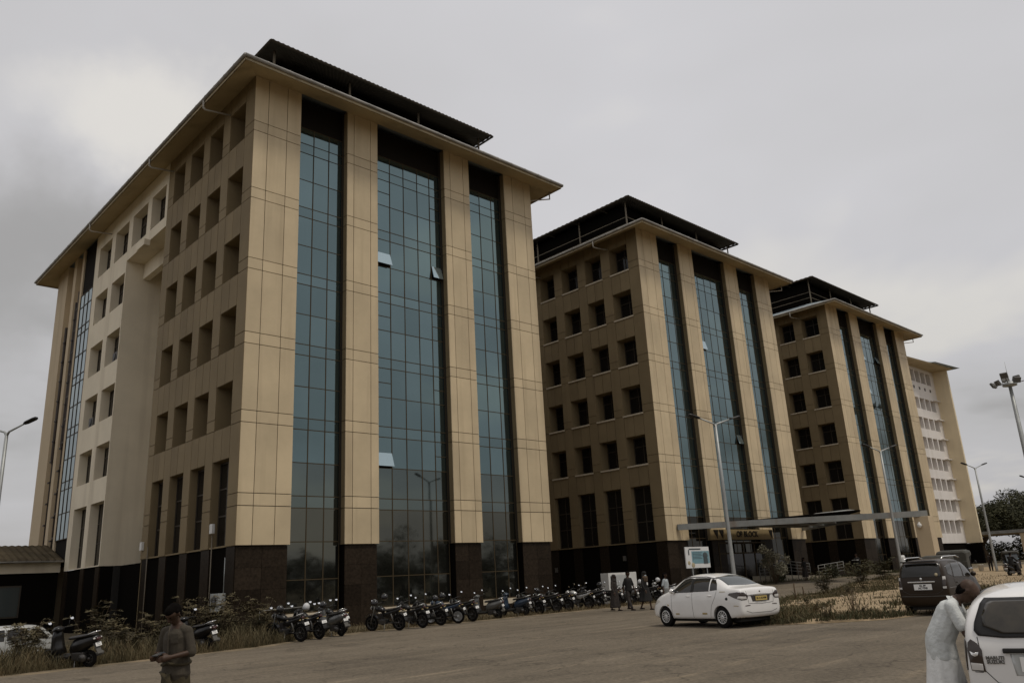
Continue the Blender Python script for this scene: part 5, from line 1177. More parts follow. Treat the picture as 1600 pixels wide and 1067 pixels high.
k11 = bike('m', 'bike_black', (28.46, 28.75), 104, 'black motorcycle parked against the dark blue scooter', 6)
k12 = bike('m', 'bike_black', (29.86, 28.95), 108, 'black motorcycle with a helmet near the corner of the nearest block', 7)
k13 = bike('p', 'bike_black', (31.2, 29.4), 106, 'black motorcycle beside the silver-tanked one', 6)
k14 = bike('m', 'bike_silver', (32.97, 29.6), 112, 'motorcycle with a silver tank in front of the dark passage', 8)
for i, (kx, pt, x, y, hd) in enumerate((('s', 'bike_black', 34.6, 30.2, 112), ('m', 'bike_black', 35.9, 30.1, 105), ('s', 'bike_grey', 37.2, 30.0, 108), ('m', 'bike_black', 38.4, 30.3, 112), ('m', 'bike_black', 39.6, 30.2, 104), ('s', 'bike_silver', 40.9, 30.1, 108), ('m', 'bike_black', 36.6, 32.2, 100), ('m', 'bike_black', 39.1, 32.6, 96))):
    b_ = bike(kx, pt, (x, y), hd, {'m': 'black motorcycle parked behind the walkers', 's': ('black scooter parked behind the walkers', 'grey scooter parked behind the walkers', 'silver scooter parked beside the notice board')[('bike_black', 'bike_grey', 'bike_silver').index(pt)]}[kx], 7, 'motorcycles behind the walkers' if kx == 'm' else None)
    if i in (1, 4): helmet(b_, .22, .30, 1.2, ('black helmet on a motorcycle behind the woman with a face mask', 'silver helmet on a motorcycle behind the white saloon')[i == 4], 'helmet_black' if i == 1 else 'helmet_silver')
    if i == 5: helmet(b_, .25, -.3, 1.16, 'silver helmet on the silver scooter beside the notice board', 'helmet_silver')
helmet(k1, .22, .02, 1.10, 'black helmet resting on the first motorcycle of the row'); helmet(k5, .20, .34, 1.12, 'black helmet hung on the left grip of the motorcycle after the gap'); helmet(k5, .20, -.36, 1.22, 'black helmet hung on the right mirror of the motorcycle after the gap')
helmet(k7, .22, .34, 1.12, 'black helmet on the left mirror of the dark blue motorcycle'); helmet(k7, .20, -.36, 1.10, 'black helmet on the right mirror of the dark blue motorcycle'); helmet(k12, .22, .30, 1.12, 'black helmet on the motorcycle near the block corner'); helmet(k3, .28, 0, 1.12, 'black helmet on the dark grey scooter third in the row')
helmet(k2, .22, -.2, 1.08, 'silver helmet on the second motorcycle of the row', 'helmet_silver')
bike('s', 'bike_black', (67.0, 19.6), -14, 'black scooter with a rider on the sandy verge far to the right', 3)
bike('m', 'bike_black', (63.5, 23.5), 30, 'black motorcycle standing behind the rickshaws', 6)
# ================================================================ PEOPLE   (local: facing +x, y to their left)
def cap(m, p0, p1, r0, r1, flat=1.0, side=(0, 1, 0), n=14):
    p0, p1 = Vector(p0), Vector(p1); d = (p1 - p0); L_ = d.length; d = d / L_ if L_ > 1e-6 else Vector((0, 0, 1))
    s = Vector(side); s = s - d * s.dot(d); s = s.normalized() if s.length > 1e-4 else d.orthogonal().normalized(); u_ = d.cross(s); rings = []
    def ring(c, r): return [c + s * r * flat * math.cos(q) + u_ * r * math.sin(q) for q in (2 * math.pi * k / n for k in range(n))]
    for a in (-88, -60, -30): rings.append(ring(p0 + d * r0 * math.sin(R(a)), r0 * math.cos(R(a))))
    rings.append(ring(p0, r0)); rings.append(ring(p0.lerp(p1, .5), (r0 + r1) / 2)); rings.append(ring(p1, r1))
    for a in (30, 60, 88): rings.append(ring(p1 + d * r1 * math.sin(R(a)), r1 * math.cos(R(a))))
    m.loft(rings)
def fuse(m, name, material, parent, vox=.012, smooth=3):
    me = m.mesh(name, material); bm = bmesh.new(); bm.from_mesh(me); bmesh.ops.recalc_face_normals(bm, faces=bm.faces[:]); bm.to_mesh(me); bm.free()
    me = evaluated(me, [('REMESH', {'mode': 'VOXEL', 'voxel_size': vox, 'use_smooth_shade': True}), ('SMOOTH', {'factor': .5, 'iterations': smooth})])
    me.materials.clear(); me.materials.append(MATS[material]); return obj(name, me, parent)
STAND = dict(pelvis=(0, 0, .93), chest=(0, 0, 1.27), neck=(0, 0, 1.44), head=(.02, 0, 1.58), shL=(0, .165, 1.345), elL=(-.03, .235, 1.08), wrL=(.05, .24, .86), shR=(0, -.165, 1.345), elR=(-.03, -.235, 1.08), wrR=(.05, -.24, .86),
             hipL=(0, .09, .90), knL=(.02, .10, .48), anL=(-.02, .10, .08), hipR=(0, -.09, .90), knR=(.02, -.10, .48), anR=(-.02, -.10, .08))
def walk(ph, f=1.0):
    d = dict(STAND); s = ph
    d.update(knL=(.14 * s, .09, .49), anL=(.20 * s, .09, .08 + (.05 if s < 0 else 0)), knR=(-.04 * s, -.09, .49), anR=(-.24 * s, -.09, .12 if s > 0 else .08), elL=(-.08 * s - .03, .24, 1.10), wrL=(-.10 * s + .04, .25, .87), elR=(.06 * s - .02, -.24, 1.10), wrR=(.14 * s + .04, -.25, .88)); return d
def hand(m, wr, el, side, curl=.5, sc=1.0):
    """palm plus four fingers and a thumb continuing the forearm; side = direction of the thumb"""
    wr, el = Vector(wr), Vector(el); d = (wr - el).normalized(); s = Vector(side); s = (s - d * s.dot(d)).normalized(); nrm = d.cross(s)
    pc = wr + d * .045 * sc; cap(m, wr + d * .01, wr + d * .085 * sc, .024 * sc, .030 * sc, 1.35, s)
    for i, L_ in enumerate((.070, .080, .075, .060)):
        b = wr + d * .10 * sc + s * (.030 - .020 * i) * sc; k1 = b + (d + nrm * curl * .5).normalized() * L_ * .55 * sc; k2 = k1 + (d * (1 - curl) + nrm * curl).normalized() * L_ * .55 * sc
        cap(m, b - d * .02, k1, .0095 * sc, .0088 * sc, n=8); cap(m, k1, k2, .0088 * sc, .007 * sc, n=8)
    b = wr + d * .035 * sc + s * .030 * sc; k1 = b + (d * .7 + s * .7).normalized() * .04 * sc; k2 = k1 + (d + nrm * curl * .6).normalized() * .035 * sc
    cap(m, b, k1, .012 * sc, .010 * sc, n=8); cap(m, k1, k2, .010 * sc, .008 * sc, n=8)
def person(label, loc, rz, J, top='cloth_black', bottom='cloth_black', sleeves='short', skirt=None, scale=1.0, hair='short', face=(1, 0, -.15), vox=.014, build=1.0, hands=True, long_top=None, bald=False, shoes='cloth_black', curls=(.4, .4), thumbs=None, feet=True, group=None, collar=False, hem=.12):
    t = thing('person', label, 'person', (loc[0], loc[1], gh(*loc[:2]) + (loc[2] if len(loc) > 2 else .012)), rz, group); t.scale = (scale,) * 3
    J = {k: Vector(v) for k, v in J.items()}; w_ = build; lat = (J['shL'] - J['shR']).normalized()
    f = Vector(face).normalized(); hc = J['head']; upv = (hc - J['neck']).normalized(); upv = (upv - f * upv.dot(f)).normalized(); sd = upv.cross(f)
    b = MB()
    cap(b, J['pelvis'], J['chest'], .105 * w_, .115 * w_, 1.35, lat); cap(b, J['chest'], J['neck'] - upv * .04, .11 * w_, .06, 1.5, lat); cap(b, J['neck'] - upv * .05, hc - upv * .02, .052, .05)
    for s in 'LR':
        cap(b, J['sh' + s], J['el' + s], .046 * w_, .037 * w_); cap(b, J['el' + s], J['wr' + s], .038 * w_, .025); cap(b, J['hip' + s], J['kn' + s], .078 * w_, .052 * w_); cap(b, J['kn' + s], J['an' + s], .052 * w_, .036)
        if hands: hand(b, J['wr' + s], J['el' + s], (thumbs or {}).get(s, f), curls['LR'.index(s)])
        if feet: fd = (J['an' + s] + Vector((.15, 0, -.045))); cap(b, J['an' + s] + Vector((-.03, 0, -.04)), fd, .034, .028, 1.3)
    # head: skull, jaw, nose, brow, ears
    def hp(a, c, e): return hc + f * a + sd * c + upv * e
    cap(b, hp(-.025, 0, .035), hp(.02, 0, .03), .082, .078); cap(b, hp(.02, 0, -.01), hp(.045, 0, -.075), .064, .036); cap(b, hp(.092, 0, .012), hp(.106, 0, -.022), .010, .016, n=8)
    for s in (-1, 1): cap(b, hp(-.005, s * .08, .02), hp(-.008, s * .082, -.025), .016, .012, n=8); cap(b, hp(.082, s * .018, .038), hp(.076, s * .05, .036), .010, .008, n=8)
    cap(b, hp(.088, .018, -.048), hp(.088, -.018, -.048), .008, .008, n=8)
    fuse(b, 'body', 'skin', t, min(vox, .011), 2)
    for s in (-1, 1): m = MB(); p = hp(.088, s * .032, .018); m.ell(p, .008, .013, .007, 8, 5); m.build('eye', 'hair', t)
    h = MB()
    if hair == 'short': cap(h, hp(-.035, 0, .045), hp(.022, 0, .058), .085, .072); cap(h, hp(-.06, 0, .0), hp(-.055, 0, -.04), .062, .05); cap(h, hp(-.01, .07, .04), hp(-.01, -.07, .04), .03, .03)
    elif hair == 'long': cap(h, hp(-.03, 0, .05), hp(.02, 0, .06), .09, .078); cap(h, hp(-.06, 0, .03), hp(-.09, 0, -.24), .08, .06, 1.3, sd)
    elif hair == 'scarf': cap(h, hp(-.03, 0, .045), hp(.015, 0, .058), .096, .088); cap(h, hp(-.05, 0, .0), J['neck'] - upv * .02, .09, .12, 1.15, sd); cap(h, hp(-.03, .06, -.04), J['neck'] + f * .02, .05, .08); cap(h, hp(-.03, -.06, -.04), J['neck'] + f * .02, .05, .08)
    elif hair == 'fringe': cap(h, hp(-.05, 0, -.02), hp(-.045, 0, -.055), .056, .048, 1.1, sd); cap(h, hp(-.02, .078, .0), hp(-.04, .07, -.03), .018, .02); cap(h, hp(-.02, -.078, .0), hp(-.04, -.07, -.03), .018, .02)
    fuse(h, 'hair' if hair != 'scarf' else 'headscarf', 'hair' if hair != 'scarf' else top, t, vox, 2)
    # clothes
    c = MB(); e_ = .016
    cap(c, J['pelvis'] + Vector((0, 0, -hem * .42)), J['pelvis'], .128 * w_ + e_, .118 * w_ + e_, 1.34, lat); cap(c, J['pelvis'], J['chest'], .118 * w_ + e_, .112 * w_ + e_, 1.34, lat); cap(c, J['chest'], J['neck'] - upv * .055, .106 * w_ + e_, .050 + e_, 1.45, lat)
    for s in 'LR': cap(c, J['neck'] - upv * .07, J['sh' + s], .05 + e_ * .4, .052 * w_ + e_ * .4)
    for s in 'LR':
        k = {'short': .72, 'long': 1.0, 'elbow': 1.0}[sleeves]; cap(c, J['sh' + s], J['sh' + s].lerp(J['el' + s], k), .054 * w_ + e_ * .4, .050 * w_ + e_ * .6)
        if sleeves == 'long': cap(c, J['el' + s], J['el' + s].lerp(J['wr' + s], .92), .05 * w_ + e_ * .4, .034 + e_ * .5)
    if long_top: cap(c, J['pelvis'], J['pelvis'] + Vector((0, 0, -long_top)), .13 * w_, .165 * w_, 1.25, lat)
    fuse(c, 'shirt' if not long_top else 'tunic', top, t, vox)
    if collar:
        m = MB(); nb = J['neck'] - upv * .035; ring0 = []; ring1 = []
        for k in range(15):
            q = R(-150 + 300 * k / 14) + math.pi; d_ = f * math.cos(q) + sd * math.sin(q); ring0.append(nb + d_ * .066 - upv * .01); ring1.append(nb + d_ * .092 - upv * .035 + (f * .02 if k in (0, 14) else Vector()))
        ring2 = [p + upv * .004 for p in ring1]; m.loft([ring0, ring1], caps=False, closed=False); m.build('collar', top, t)
    if skirt:
        zt, zb, rt_, rb_, mt = skirt; m = MB(); n = 40; rings = []; c0 = J['pelvis']; cz = (J['anL'] + J['anR']) / 2
        for i in range(13):
            u_ = i / 12; z = zt + (zb - zt) * u_; ce = Vector((c0.x, c0.y, 0)).lerp(Vector((cz.x, cz.y, 0)), u_); r_ = rt_ + (rb_ - rt_) * u_
            rings.append([(ce.x + (r_ * .86 + .022 * u_ * math.sin(7 * q + 2 * u_) + .010 * u_ * math.sin(13 * q)) * math.cos(q), ce.y + (r_ * 1.12 + .022 * u_ * math.sin(7 * q + 2 * u_) + .01 * u_ * math.sin(11 * q + 1)) * math.sin(q), z) for q in (2 * math.pi * k / n for k in range(n))])
        m.loft(rings, caps=True); m.build('wrap' if mt in ('dhoti', 'lungi') else 'skirt', mt, t)
        if mt == 'lungi':
            m = MB(); m.tube([(c0.x + (rt_ * .86 + .012) * math.cos(q), c0.y + (rt_ * 1.12 + .012) * math.sin(q), zt - .03 - .02 * math.sin(q * 1.5)) for q in (2 * math.pi * k / 28 for k in range(29))], .018, 8); m.build('waist_roll', mt, t)
    else:
        p = MB(); cap(p, J['pelvis'] + Vector((0, 0, .05)), J['pelvis'] - Vector((0, 0, .06)), .12 * w_, .125 * w_, 1.3, lat)
        for s in 'LR': cap(p, J['hip' + s], J['kn' + s], .092 * w_, .07 * w_); cap(p, J['kn' + s], J['kn' + s].lerp(J['an' + s], .93), .07 * w_, .056)
        fuse(p, 'trousers', bottom, t, vox)
    if feet:
        for s in 'LR':
            m = MB(); a = J['an' + s]; m.loft([[(a.x - .07, a.y - .035, a.z - .078), (a.x - .07, a.y + .035, a.z - .078), (a.x - .06, a.y + .03, a.z - .03), (a.x - .06, a.y - .03, a.z - .03)], [(a.x + .04, a.y - .042, a.z - .08), (a.x + .04, a.y + .042, a.z - .08), (a.x + .04, a.y + .038, a.z - .01), (a.x + .04, a.y - .038, a.z - .01)], [(a.x + .18, a.y - .035, a.z - .08), (a.x + .18, a.y + .035, a.z - .08), (a.x + .18, a.y + .03, a.z - .045), (a.x + .18, a.y - .03, a.z - .045)]], smooth=False); m.build('shoe', shoes, t)
    return t
# ---- man looking at his phone
J = dict(STAND); J.update(pelvis=(0, 0, .92), chest=(.02, 0, 1.25), neck=(.045, 0, 1.415), head=(.10, 0, 1.525), elL=(.02, .235, 1.075), wrL=(.235, .115, 1.04), elR=(.02, -.235, 1.075), wrR=(.235, -.095, 1.05), shL=(.025, .168, 1.325), shR=(.025, -.168, 1.325))
man = person('man in an olive shirt and wrapped lungi looking down at his phone', (3.98, 10.15), R(-152), J, top='shirt_olive', sleeves='elbow', skirt=(.99, .42, .15, .175, 'lungi'), vox=.009, face=(.80, -.10, -.62), curls=(.75, .75), thumbs={'L': (0.2, -.2, .9), 'R': (.2, .2, .9)}, collar=True, scale=.955, hem=.22)
m = MB(); m.obox((.335, .02, 1.085), (1, 0, -.2), (0, 1, 0), (.2, 0, 1), .075, .036, .005); o = m.build('mobile_phone', 'phone'); tag(o, 'mobile phone held in both hands by the man in the olive shirt', 'phone')
o.matrix_world = Matrix.Translation(man.location) @ Matrix.Rotation(R(-152), 4, 'Z') @ Matrix.Scale(.955, 4)
for s in (-1, 1):
    m = MB(); m.box(.150, .162, s * .085 - .055, s * .085 + .055, 1.19, 1.30, .004) if s == 1 else None
    if s == 1: m.build('shirt_pocket', 'shirt_olive', man)
m = MB(); m.tube([(.09, -.15, .86), (.145, -.06, .84), (.165, .03, .78), (.15, .10, .66), (.11, .15, .50)], [.02, .03, .034, .03, .02], 8, flat=.6); m.tube([(.15, .02, .84), (.175, .04, .74), (.17, .03, .60)], [.03, .04, .012], 8, flat=.6); m.build('wrap_fold', 'lungi', man)
m = MB(); m.tube([(.145, .0, 1.40), (.168, 0, 1.28), (.162, 0, 1.10), (.16, 0, .98)], .010, 6); m.build('button_placket', 'shirt_olive', man)
# ---- man leaning into the white hatchback
J = dict(STAND); J.update(pelvis=(-.02, 0, .93), chest=(.13, 0, 1.20), neck=(.235, 0, 1.34), head=(.335, -.01, 1.405), shL=(.17, .17, 1.28), elL=(.25, .22, 1.02), wrL=(.44, .15, .92), shR=(.17, -.17, 1.27), elR=(.27, -.21, 1.00), wrR=(.46, -.14, .90), hipL=(-.03, .09, .90), hipR=(-.03, -.09, .90), knL=(.0, .10, .48), knR=(.0, -.10, .48), anL=(-.05, .11, .08), anR=(-.05, -.11, .08))
person('balding man in a white shirt and white dhoti bending into the white hatchback', (8.72, 3.27), R(-78), J, top='shirt_white', sleeves='short', skirt=(.96, .05, .145, .28, 'dhoti'), vox=.010, face=(.62, 0, -.78), hair='fringe', curls=(.5, .5), collar=True, build=1.06, scale=.93, hem=.40)
# ---- four walkers
person('woman in a dark patterned veil and gown walking beside a man in black', (30.5, 25.75), R(-85), walk(.7), top='cloth_dark', sleeves='long', skirt=(.98, .16, .17, .27, 'cloth_dark'), hair='scarf', scale=.96, long_top=.35)
person('man in a black shirt and dark trousers walking beside a veiled woman', (30.95, 25.25), R(-95), walk(-.9), top='cloth_black', bottom='cloth_jeans', sleeves='elbow', scale=1.04)
wmn = person('woman in a black gown with patterned scarf and blue face mask walking', (31.1, 24.4), R(-88), walk(1.0), top='cloth_black', sleeves='long', skirt=(.98, .38, .18, .34, 'cloth_black'), hair='scarf', scale=1.0, long_top=.35)
m = MB(); m.ell((.075, 0, 1.515), .055, .062, .045, 12, 8); m.build('face_mask', 'mask_blue', wmn)
m = MB(); cap(m, (.05, 0, 1.42), (.06, 0, 1.30), .12, .10, 1.4); fuse(m, 'scarf', 'scarf', wmn, .016)
m = MB(); m.box(.150, .165, -.04, .035, 1.10, 1.22, .004); m.build('name_badge', 'plate_white', wmn)
person('woman in a pale top and long grey striped skirt behind the white saloon', (32.1, 23.95), R(-80), walk(-.5), top='cloth_pale', sleeves='elbow', skirt=(.98, .08, .17, .28, 'cloth_grey'), hair='long', scale=.94)
# ---- people by the entrance
person('woman in a dark sari standing before the ramp railing', (56.3, 29.6), R(-100), STAND, top='cloth_black', sleeves='elbow', skirt=(.98, .25, .17, .24, 'cloth_dark'), hair='long', scale=.93)
mn = person('person in dark clothes standing by the dark entrance steps', (64.2, 29.3), R(170), STAND, top='cloth_black', bottom='cloth_black', sleeves='long', scale=1.02)
m = MB(); m.box(.16, .46, -.12, .30, 1.22, 1.25, .006); o = m.build('paper_folder', 'board_white'); tag(o, 'white paper folder held by the person near the steps', 'folder'); o.matrix_world = Matrix.Translation(mn.location) @ Matrix.Rotation(R(170), 4, 'Z')
person('man in a white shirt and dark trousers walking beyond the street lamp', (75.5, 30.3), R(60), walk(.6), top='dhoti', bottom='cloth_black', sleeves='elbow')
J = dict(STAND); J.update(chest=(.25, 0, 1.18), neck=(.38, 0, 1.26), head=(.48, 0, 1.28), shL=(.3, .17, 1.22), shR=(.3, -.17, 1.22), elL=(.33, .2, .95), elR=(.33, -.2, .95), wrL=(.32, .22, .7), wrR=(.32, -.22, .7))
bd = person('person in dark clothes bending over two white buckets', (78.2, 24.2), R(215), J, top='cloth_dark', bottom='cloth_black', sleeves='elbow', face=(.6, 0, -.7))
for i, (x, y) in enumerate(((77.0, 24.6), (78.6, 23.2))):
    m = MB(); m.lathe([(.17, 0), (.22, .5), (.235, .5), (.235, .53), (.2, .53), (.17, .45), (0, .05)], n=18); o = m.build('bucket', 'white_plastic'); o.location = (x, y, gh(x, y) + .09); tag(o, 'white bucket by the bending person', 'bucket', 'white buckets')
J = dict(STAND); J.update(pelvis=(0, 0, .90), chest=(.06, 0, 1.22), neck=(.08, 0, 1.40), head=(.11, 0, 1.54), shL=(.06, .18, 1.34), shR=(.06, -.18, 1.34), elL=(.26, .25, 1.14), elR=(.26, -.25, 1.14), wrL=(.5, .26, 1.05), wrR=(.5, -.26, 1.05), hipL=(0, .1, .88), hipR=(0, -.1, .88), knL=(.36, .17, .80), knR=(.36, -.17, .80), anL=(.32, .18, .42), anR=(.32, -.18, .42))
rl = Vector((67.0 + .42 * math.cos(R(-14)), 19.6 + .42 * math.sin(R(-14))))
person('rider in dark clothes sitting on the far black scooter', (rl.x, rl.y, .03), R(-14), J, top='cloth_black', bottom='cloth_black', sleeves='long')
# ================================================================ VERGE, WEEDS, TREES, SMALL THINGS
SANDC = [((36, 17.2), 6.0, 1.3, .05), ((28.5, 13.4), 3.2, 1.25, .35), ((42, 17.0), 6, 2.0, .1), ((27.2, 10.8), 2.8, 1.1, .1), ((60, 18), 16, 4.5, .1), ((33, 14.8), 4, 1.2, .3)]
def sandy(x, y):
    v = 0
    for (c, rx, ry, an) in SANDC:
        dx_, dy_ = x - c[0], y - c[1]; a, b = dx_ * math.cos(an) + dy_ * math.sin(an), -dx_ * math.sin(an) + dy_ * math.cos(an); v = max(v, 1.15 - (a / rx) ** 2 - (b / ry) ** 2)
    return v
def place_isl(g):
    x = 22 + 46 * g.random() ** 1.9; y = 9 + 18 * g.random()
    if not inpoly(x, y, ISL): return None
    s = sandy(x, y) + .35 * math.sin(x * 2.1) * math.sin(y * 2.7 + x)
    if s > .17 and not (y < 11.9 and x < 26) and g.random() < .95: return None
    return x, y, island_z(x, y), 1.0 if g.random() < .93 else 1.9
blades('verge_grass', 40000, place_isl, .03, .14, 'grass', .012, .8, 'short rough grass on the sandy verge', 'grass', 11)
blades('verge_dry_grass', 14000, place_isl, .03, .20, 'dry_grass', .009, .8, 'dry yellowish grass among the green on the sandy verge', 'grass', 12)
def place_left(g):
    x = -3 + 18.6 * g.random(); e_ = lerp_line(EDGE, x); y = e_ + .05 + (33.3 - e_) * g.random() ** 1.5
    if x > 15.3 and y > 33.3: return None
    return x, y, gh(x, y), .55 + .45 * min(1, (y - e_) / 1.2)
blades('roadside_grass', 30000, place_left, .15, .7, 'dry_grass', .011, .55, 'tall dry grass between the road and the nearest block', 'grass', 13)
blades('roadside_weeds', 17000, place_left, .15, .8, 'weed_leaf', .018, .5, 'green weeds mixed into the tall roadside grass', 'weeds', 14)
def place_row(g):
    x = 15 + 29 * g.random(); e_ = lerp_line(EDGE, x); y = e_ + .02 + (33.3 - e_) * g.random() ** 2.2
    return x, y, gh(x, y), .5 + .5 * g.random()
blades('wall_foot_grass', 12000, place_row, .06, .30, 'dry_grass', .010, .6, 'thin dry grass along the foot of the blocks', 'grass', 15)
def place_far(g):
    x = 46 + 40 * g.random(); y = 30.4 + 2.6 * g.random() ** 1.5
    if 55 < x < 66 and y > 30.8: return None
    return x, y, gh(x, y), .6 + .4 * g.random()
blades('entrance_grass', 6000, place_far, .08, .35, 'grass', .013, .6, 'low grass along the foot of the entrance blocks', 'grass', 16)

def weed_plant(loc, h, seed, label, group=None, leaf='weed_leaf', stems=5, spread=.35, lsize=.06, dens=26, name='weed_plant'):
    """stalks carrying drooping feathery sprays"""
    g = np.random.default_rng(seed); t = thing(name, label, 'plant', (loc[0], loc[1], gh(loc[0], loc[1]) + (loc[2] if len(loc) > 2 else 0)), 0, group); ms, ml_ = MB(), MB()
    for s in range(stems):
        a = g.random() * 6.283; hh = h * (.6 + .45 * g.random()); rr = spread * (.2 + .9 * g.random()); tip = Vector((rr * math.cos(a), rr * math.sin(a), hh)); mid = tip * .5 + Vector((0, 0, hh * .12)); ms.tube([(0, 0, -.1), mid, tip], [.012, .008, .003], 4)
        for k in range(9):
            u_ = .25 + .75 * k / 8; p = (Vector((0, 0, 0)).lerp(mid, u_ * 2) if u_ < .5 else mid.lerp(tip, u_ * 2 - 1)); b = g.random() * 6.283; L_ = h * .26 * (1.15 - .6 * u_) * (.7 + .6 * g.random())
            dr = Vector((math.cos(b), math.sin(b), .25)); e2 = p + dr * L_ + Vector((0, 0, -L_ * .28)); ms.tube([p, p.lerp(e2, .5) + Vector((0, 0, L_ * .10)), e2], .003, 3)
            for q in range(dens // 2):
                v_ = (q + .5) / (dens // 2); c = p.lerp(e2, v_) + Vector((0, 0, L_ * .10 * 4 * v_ * (1 - v_))); d_ = dr.cross(Vector((0, 0, 1))).normalized() * (1 if q % 2 else -1); d_ = (d_ + dr * .4 + Vector(g.normal(size=3)) * .25).normalized(); sz = lsize * (.7 + .6 * g.random()); nn = d_.cross(dr).normalized().cross(d_)
                ml_.add([c, c + d_ * sz * .5 + nn * sz * .16, c + d_ * sz, c + d_ * sz * .5 - nn * sz * .16], [(0, 1, 2, 3)])
    ms.build('stem', 'bark', t); ml_.build('leaves', leaf, t, fix=False); return t
GW = 'feathery weeds growing in the roadside grass'
for i, (x, y, h) in enumerate(((8.4, 28.0, 1.35), (9.0, 29.4, 1.2), (10.2, 27.6, .95), (11.6, 28.8, 1.35), (12.3, 28.0, 1.2), (13.0, 29.0, 1.1), (13.9, 28.4, 1.15), (14.6, 29.4, 1.0), (15.0, 30.2, .95), (6.4, 27.2, .9), (4.6, 27.0, .8), (5.4, 28.6, 1.1), (7.2, 30.5, 1.2), (3.0, 27.2, .9), (10.9, 30.2, 1.2), (12.8, 30.6, 1.3), (14.0, 30.8, 1.25), (8.9, 26.6, .8), (6.9, 29.0, 1.1), (9.7, 31.0, 1.3))):
    weed_plant((x, y), h * 1.35, 100 + i, 'brown-green feathery weed in the grass beside the nearest block', GW, stems=7, spread=.6, dens=44, lsize=.12)
weed_plant((40.6, 20.4, .1), 1.15, 201, 'leafy bush on the verge at the edge of the drive, nearer the saloon', stems=9, spread=.75, dens=30, lsize=.14, leaf='grass', name='bush')
weed_plant((46.6, 21.2, .1), 1.5, 202, 'taller leafy bush on the verge at the edge of the drive', stems=10, spread=1.0, dens=34, lsize=.15, leaf='grass', name='bush')
weed_plant((57.5, 24.6, .1), 1.5, 203, 'bush on the verge before the hatchback', stems=10, spread=1.5, dens=34, lsize=.17, leaf='grass', name='bush')
weed_plant((27.2, 12.8, .1), .85, 204, 'thin twiggy shrub at the road edge of the sandy verge', stems=8, spread=.7, dens=8, lsize=.04, leaf='dry_grass', name='shrub')
weed_plant((50.5, 12.6, .1), 1.0, 205, 'leafy bush on the sandy verge behind the white hatchback', stems=9, spread=1.1, dens=26, lsize=.11, leaf='grass', name='bush')
weed_plant((66, 31.0), 1.1, 206, 'low bush at the foot of the dark steps', stems=8, spread=.8, dens=26, lsize=.12, leaf='weed_leaf', name='bush')
weed_plant((71, 31.0), 1.0, 207, 'low bush between the steps and the street lamp', stems=8, spread=.9, dens=26, lsize=.12, leaf='grass', name='bush')
GC = 'low leafy weeds on the sandy verge'
for i in range(26):
    gg = random.Random(500 + i); x = gg.uniform(23, 46); y = gg.uniform(10.6, 20)
    if not inpoly(x, y, ISL) or sandy(x, y) > .5: continue
    weed_plant((x, y, .06), gg.uniform(.25, .5), 520 + i, 'low leafy weed on the sandy verge', GC, stems=5, spread=.28, dens=20, lsize=.06, leaf=('grass', 'weed_leaf')[i % 2])
for i, (x, y) in enumerate(((33.2, 18.6), (35.2, 19.2))):
    m = MB(); m.tube([(0, 0, -.2), (.05 * (-1) ** i, .0, .75 - .2 * i)], .035, 6); o = m.build('stake', 'bark'); o.location = (x + 3.2, y + 1.2, gh(x, y) + .1); o.rotation_euler = (.1, -.25, 0); tag(o, ('taller wooden stake leaning in the verge grass', 'shorter wooden stake leaning in the verge grass')[i], 'stake')
# pale-leaved shrub in front of the entrance
g = np.random.default_rng(5); t = thing('shrub', 'pale-leaved flowering shrub before the entrance doors', 'plant', (52.4, 29.8, gh(52.4, 29.8))); m = MB(); k = MB()
for i in range(16):
    a = g.random() * 6.283; rr = 1.1 * g.random(); zz = .7 + 1.7 * g.random(); p = Vector((rr * math.cos(a), rr * math.sin(a), zz)); m.tube([(0, 0, -.1), p * .5 + Vector((0, 0, .2)), p], [.03, .018, .006], 5); leaf_cloud(k, g, p, .36, 85, .13)
m.build('stem', 'bark', t); k.build('leaves', 'pale_leaf', t, fix=False)
# dark hedge balls by the ramp
for i, (x, y, r_) in enumerate(((61.0, 29.9, .6), (54.3, 30.6, .5))):
    t = thing('shrub', ('round dark shrub at the foot of the ramp railing', 'small dark shrub beside the low railing')[i], 'plant', (x, y, gh(x, y))); m = MB(); leaf_cloud(m, np.random.default_rng(60 + i), (0, 0, r_ * .8), r_, 700, .10); m.build('leaves', 'tree_leaf', t, fix=False); m = MB(); m.tube([(0, 0, -.1), (0, 0, .5)], .03, 5); m.build('stem', 'bark', t)
# trees at the right
for i, (x, y, h, cr_) in enumerate(((150, 40, 10.0, 7.5), (163, 36, 11.5, 8.5), (170, 44, 11, 7.5), (182, 33, 13, 9), (152, 29, 9.0, 6), (200, 44, 14, 10), (140, 43.5, 8.5, 5.5), (205, 26, 13, 9))):
    make_tree('broadleaf_tree', 'broad dark green tree beyond the long flat canopy', (x, y, 0), h, cr_, 300 + i, leaves=15000, lsize=.27, group='trees beyond the long flat canopy', trunk_r=.35)
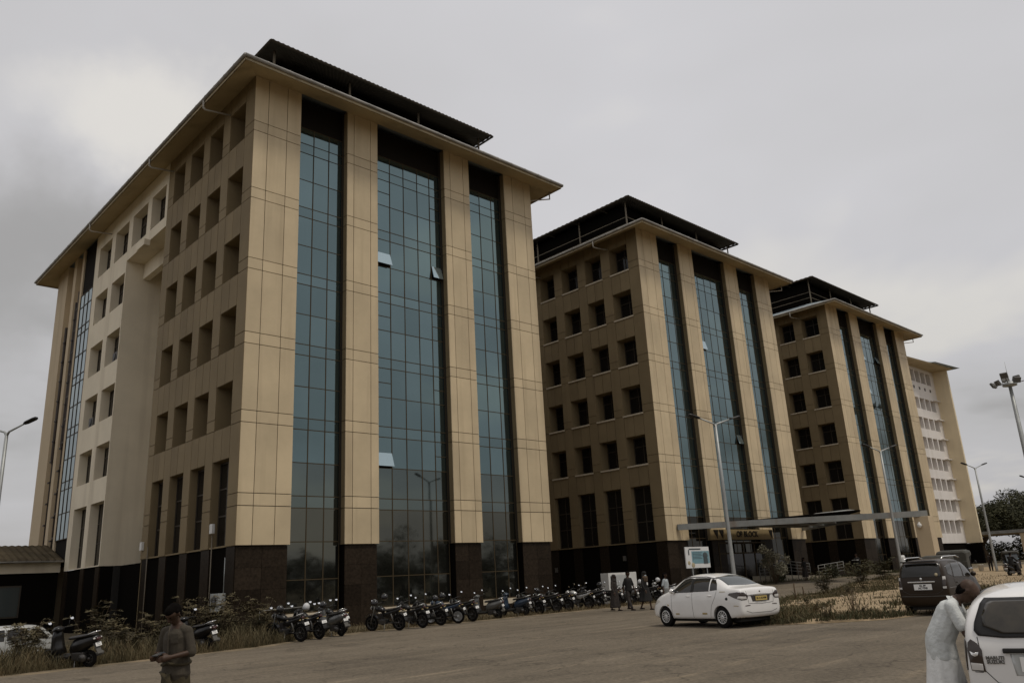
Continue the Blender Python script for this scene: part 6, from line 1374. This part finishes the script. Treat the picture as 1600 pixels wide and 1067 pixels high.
# trees across the road: they show in the mirror glass of the blocks
for i, (x, y, h, cr_) in enumerate(((-14, -26, 6.5, 5), (-4, -30, 7, 5.5), (6, -31, 5.6, 4.5), (14, -30, 6.6, 4.6), (22, -31, 5, 4.5), (29, -30, 6.2, 5), (38, -32, 5, 5), (47, -31, 6.0, 5.5), (57, -33, 5.5, 6), (68, -33, 6.2, 6), (80, -34, 6.5, 6), (-26, -30, 8, 6), (95, -38, 8, 7), (112, -38, 8, 7), (128, -38, 9, 8))):
    make_tree('roadside_tree', 'broad tree on the far side of the road', (x, y, 0), h, cr_, 400 + i, leaves=5200, lsize=.34, group='trees across the road', trunk_r=.22, low=.8)
m = MB(); g = np.random.default_rng(77)  # hedge out of view, added so the low panes reflect dark, not bare ground
for k in range(60): leaf_cloud(m, g, (-40 + 3.2 * k, -36 - 3 * g.random(), 1.0), 2.3, 110, .35, .7)
o = m.build('reflection_hedge', 'tree_leaf', fix=False); tag(o, 'unseen dark hedge added across the road to darken the glass reflections', 'hedge', kind='stuff')
m = MB()
for k in range(46): leaf_cloud(m, g, (146 + 6 * g.random(), 4 + 1.05 * k, 1.4 + 1.2 * g.random()), 2.6, 420, .30, .8)
o = m.build('distant_shrubbery', 'tree_leaf', fix=False); tag(o, 'dark mass of shrubbery below the trees beyond the flat canopy', 'shrubbery', kind='stuff')
# steel hoop rails by the plinth
t = thing('pipe_rail', 'thin steel hoop rail beside the first motorcycle', 'rail', (14.6, 29.6, gh(14.6, 29.6))); m = MB(); m.tube([(0, 0, -.2), (0, 0, 1.05), (1.75, 0, 1.10), (1.75, 0, .3)], .025, 7); m.build('hoop', 'steel', t)
# white freezer cabinet behind the walkers
t = thing('freezer_cabinet', 'white glass-fronted cabinet standing behind the walkers', 'cabinet', (39.6, 33.0, gh(39.6, 33)), R(-8))
m = MB(); m.box(-1.15, 1.15, -.35, .35, .0, 1.75, .02); m.build('case', 'white_plastic', t); m = MB(); m.box(-1.0, .25, -.365, -.345, .5, 1.62); m.build('glass_front', 'silver_paint', t); m = MB(); m.box(-.98, -.55, -.38, -.366, .9, 1.55); m.box(-.98, -.55, -.38, -.366, .5, .8); m.build('dark_shelf', 'black_plastic', t); m = MB(); m.box(.25, .31, -.375, -.345, .1, 1.7); m.build('door_edge', 'galv', t)
# stones on the sand
for i in range(26):
    gg = random.Random(900 + i); x = gg.uniform(24, 44); y = gg.uniform(11.5, 18.5)
    if sandy(x, y) < .2 or not inpoly(x, y, ISL): continue
    bm = bmesh.new(); bmesh.ops.create_icosphere(bm, subdivisions=1, radius=gg.uniform(.04, .10))
    for v in bm.verts: v.co *= gg.uniform(.75, 1.2); v.co.z *= .6
    m = MB(); m.bm(bm); o = m.build('stone', 'rock'); o.location = (x, y, island_z(x, y) + .02); tag(o, 'small pale stone lying on the sandy verge', 'stone', 'stones on the sandy verge')
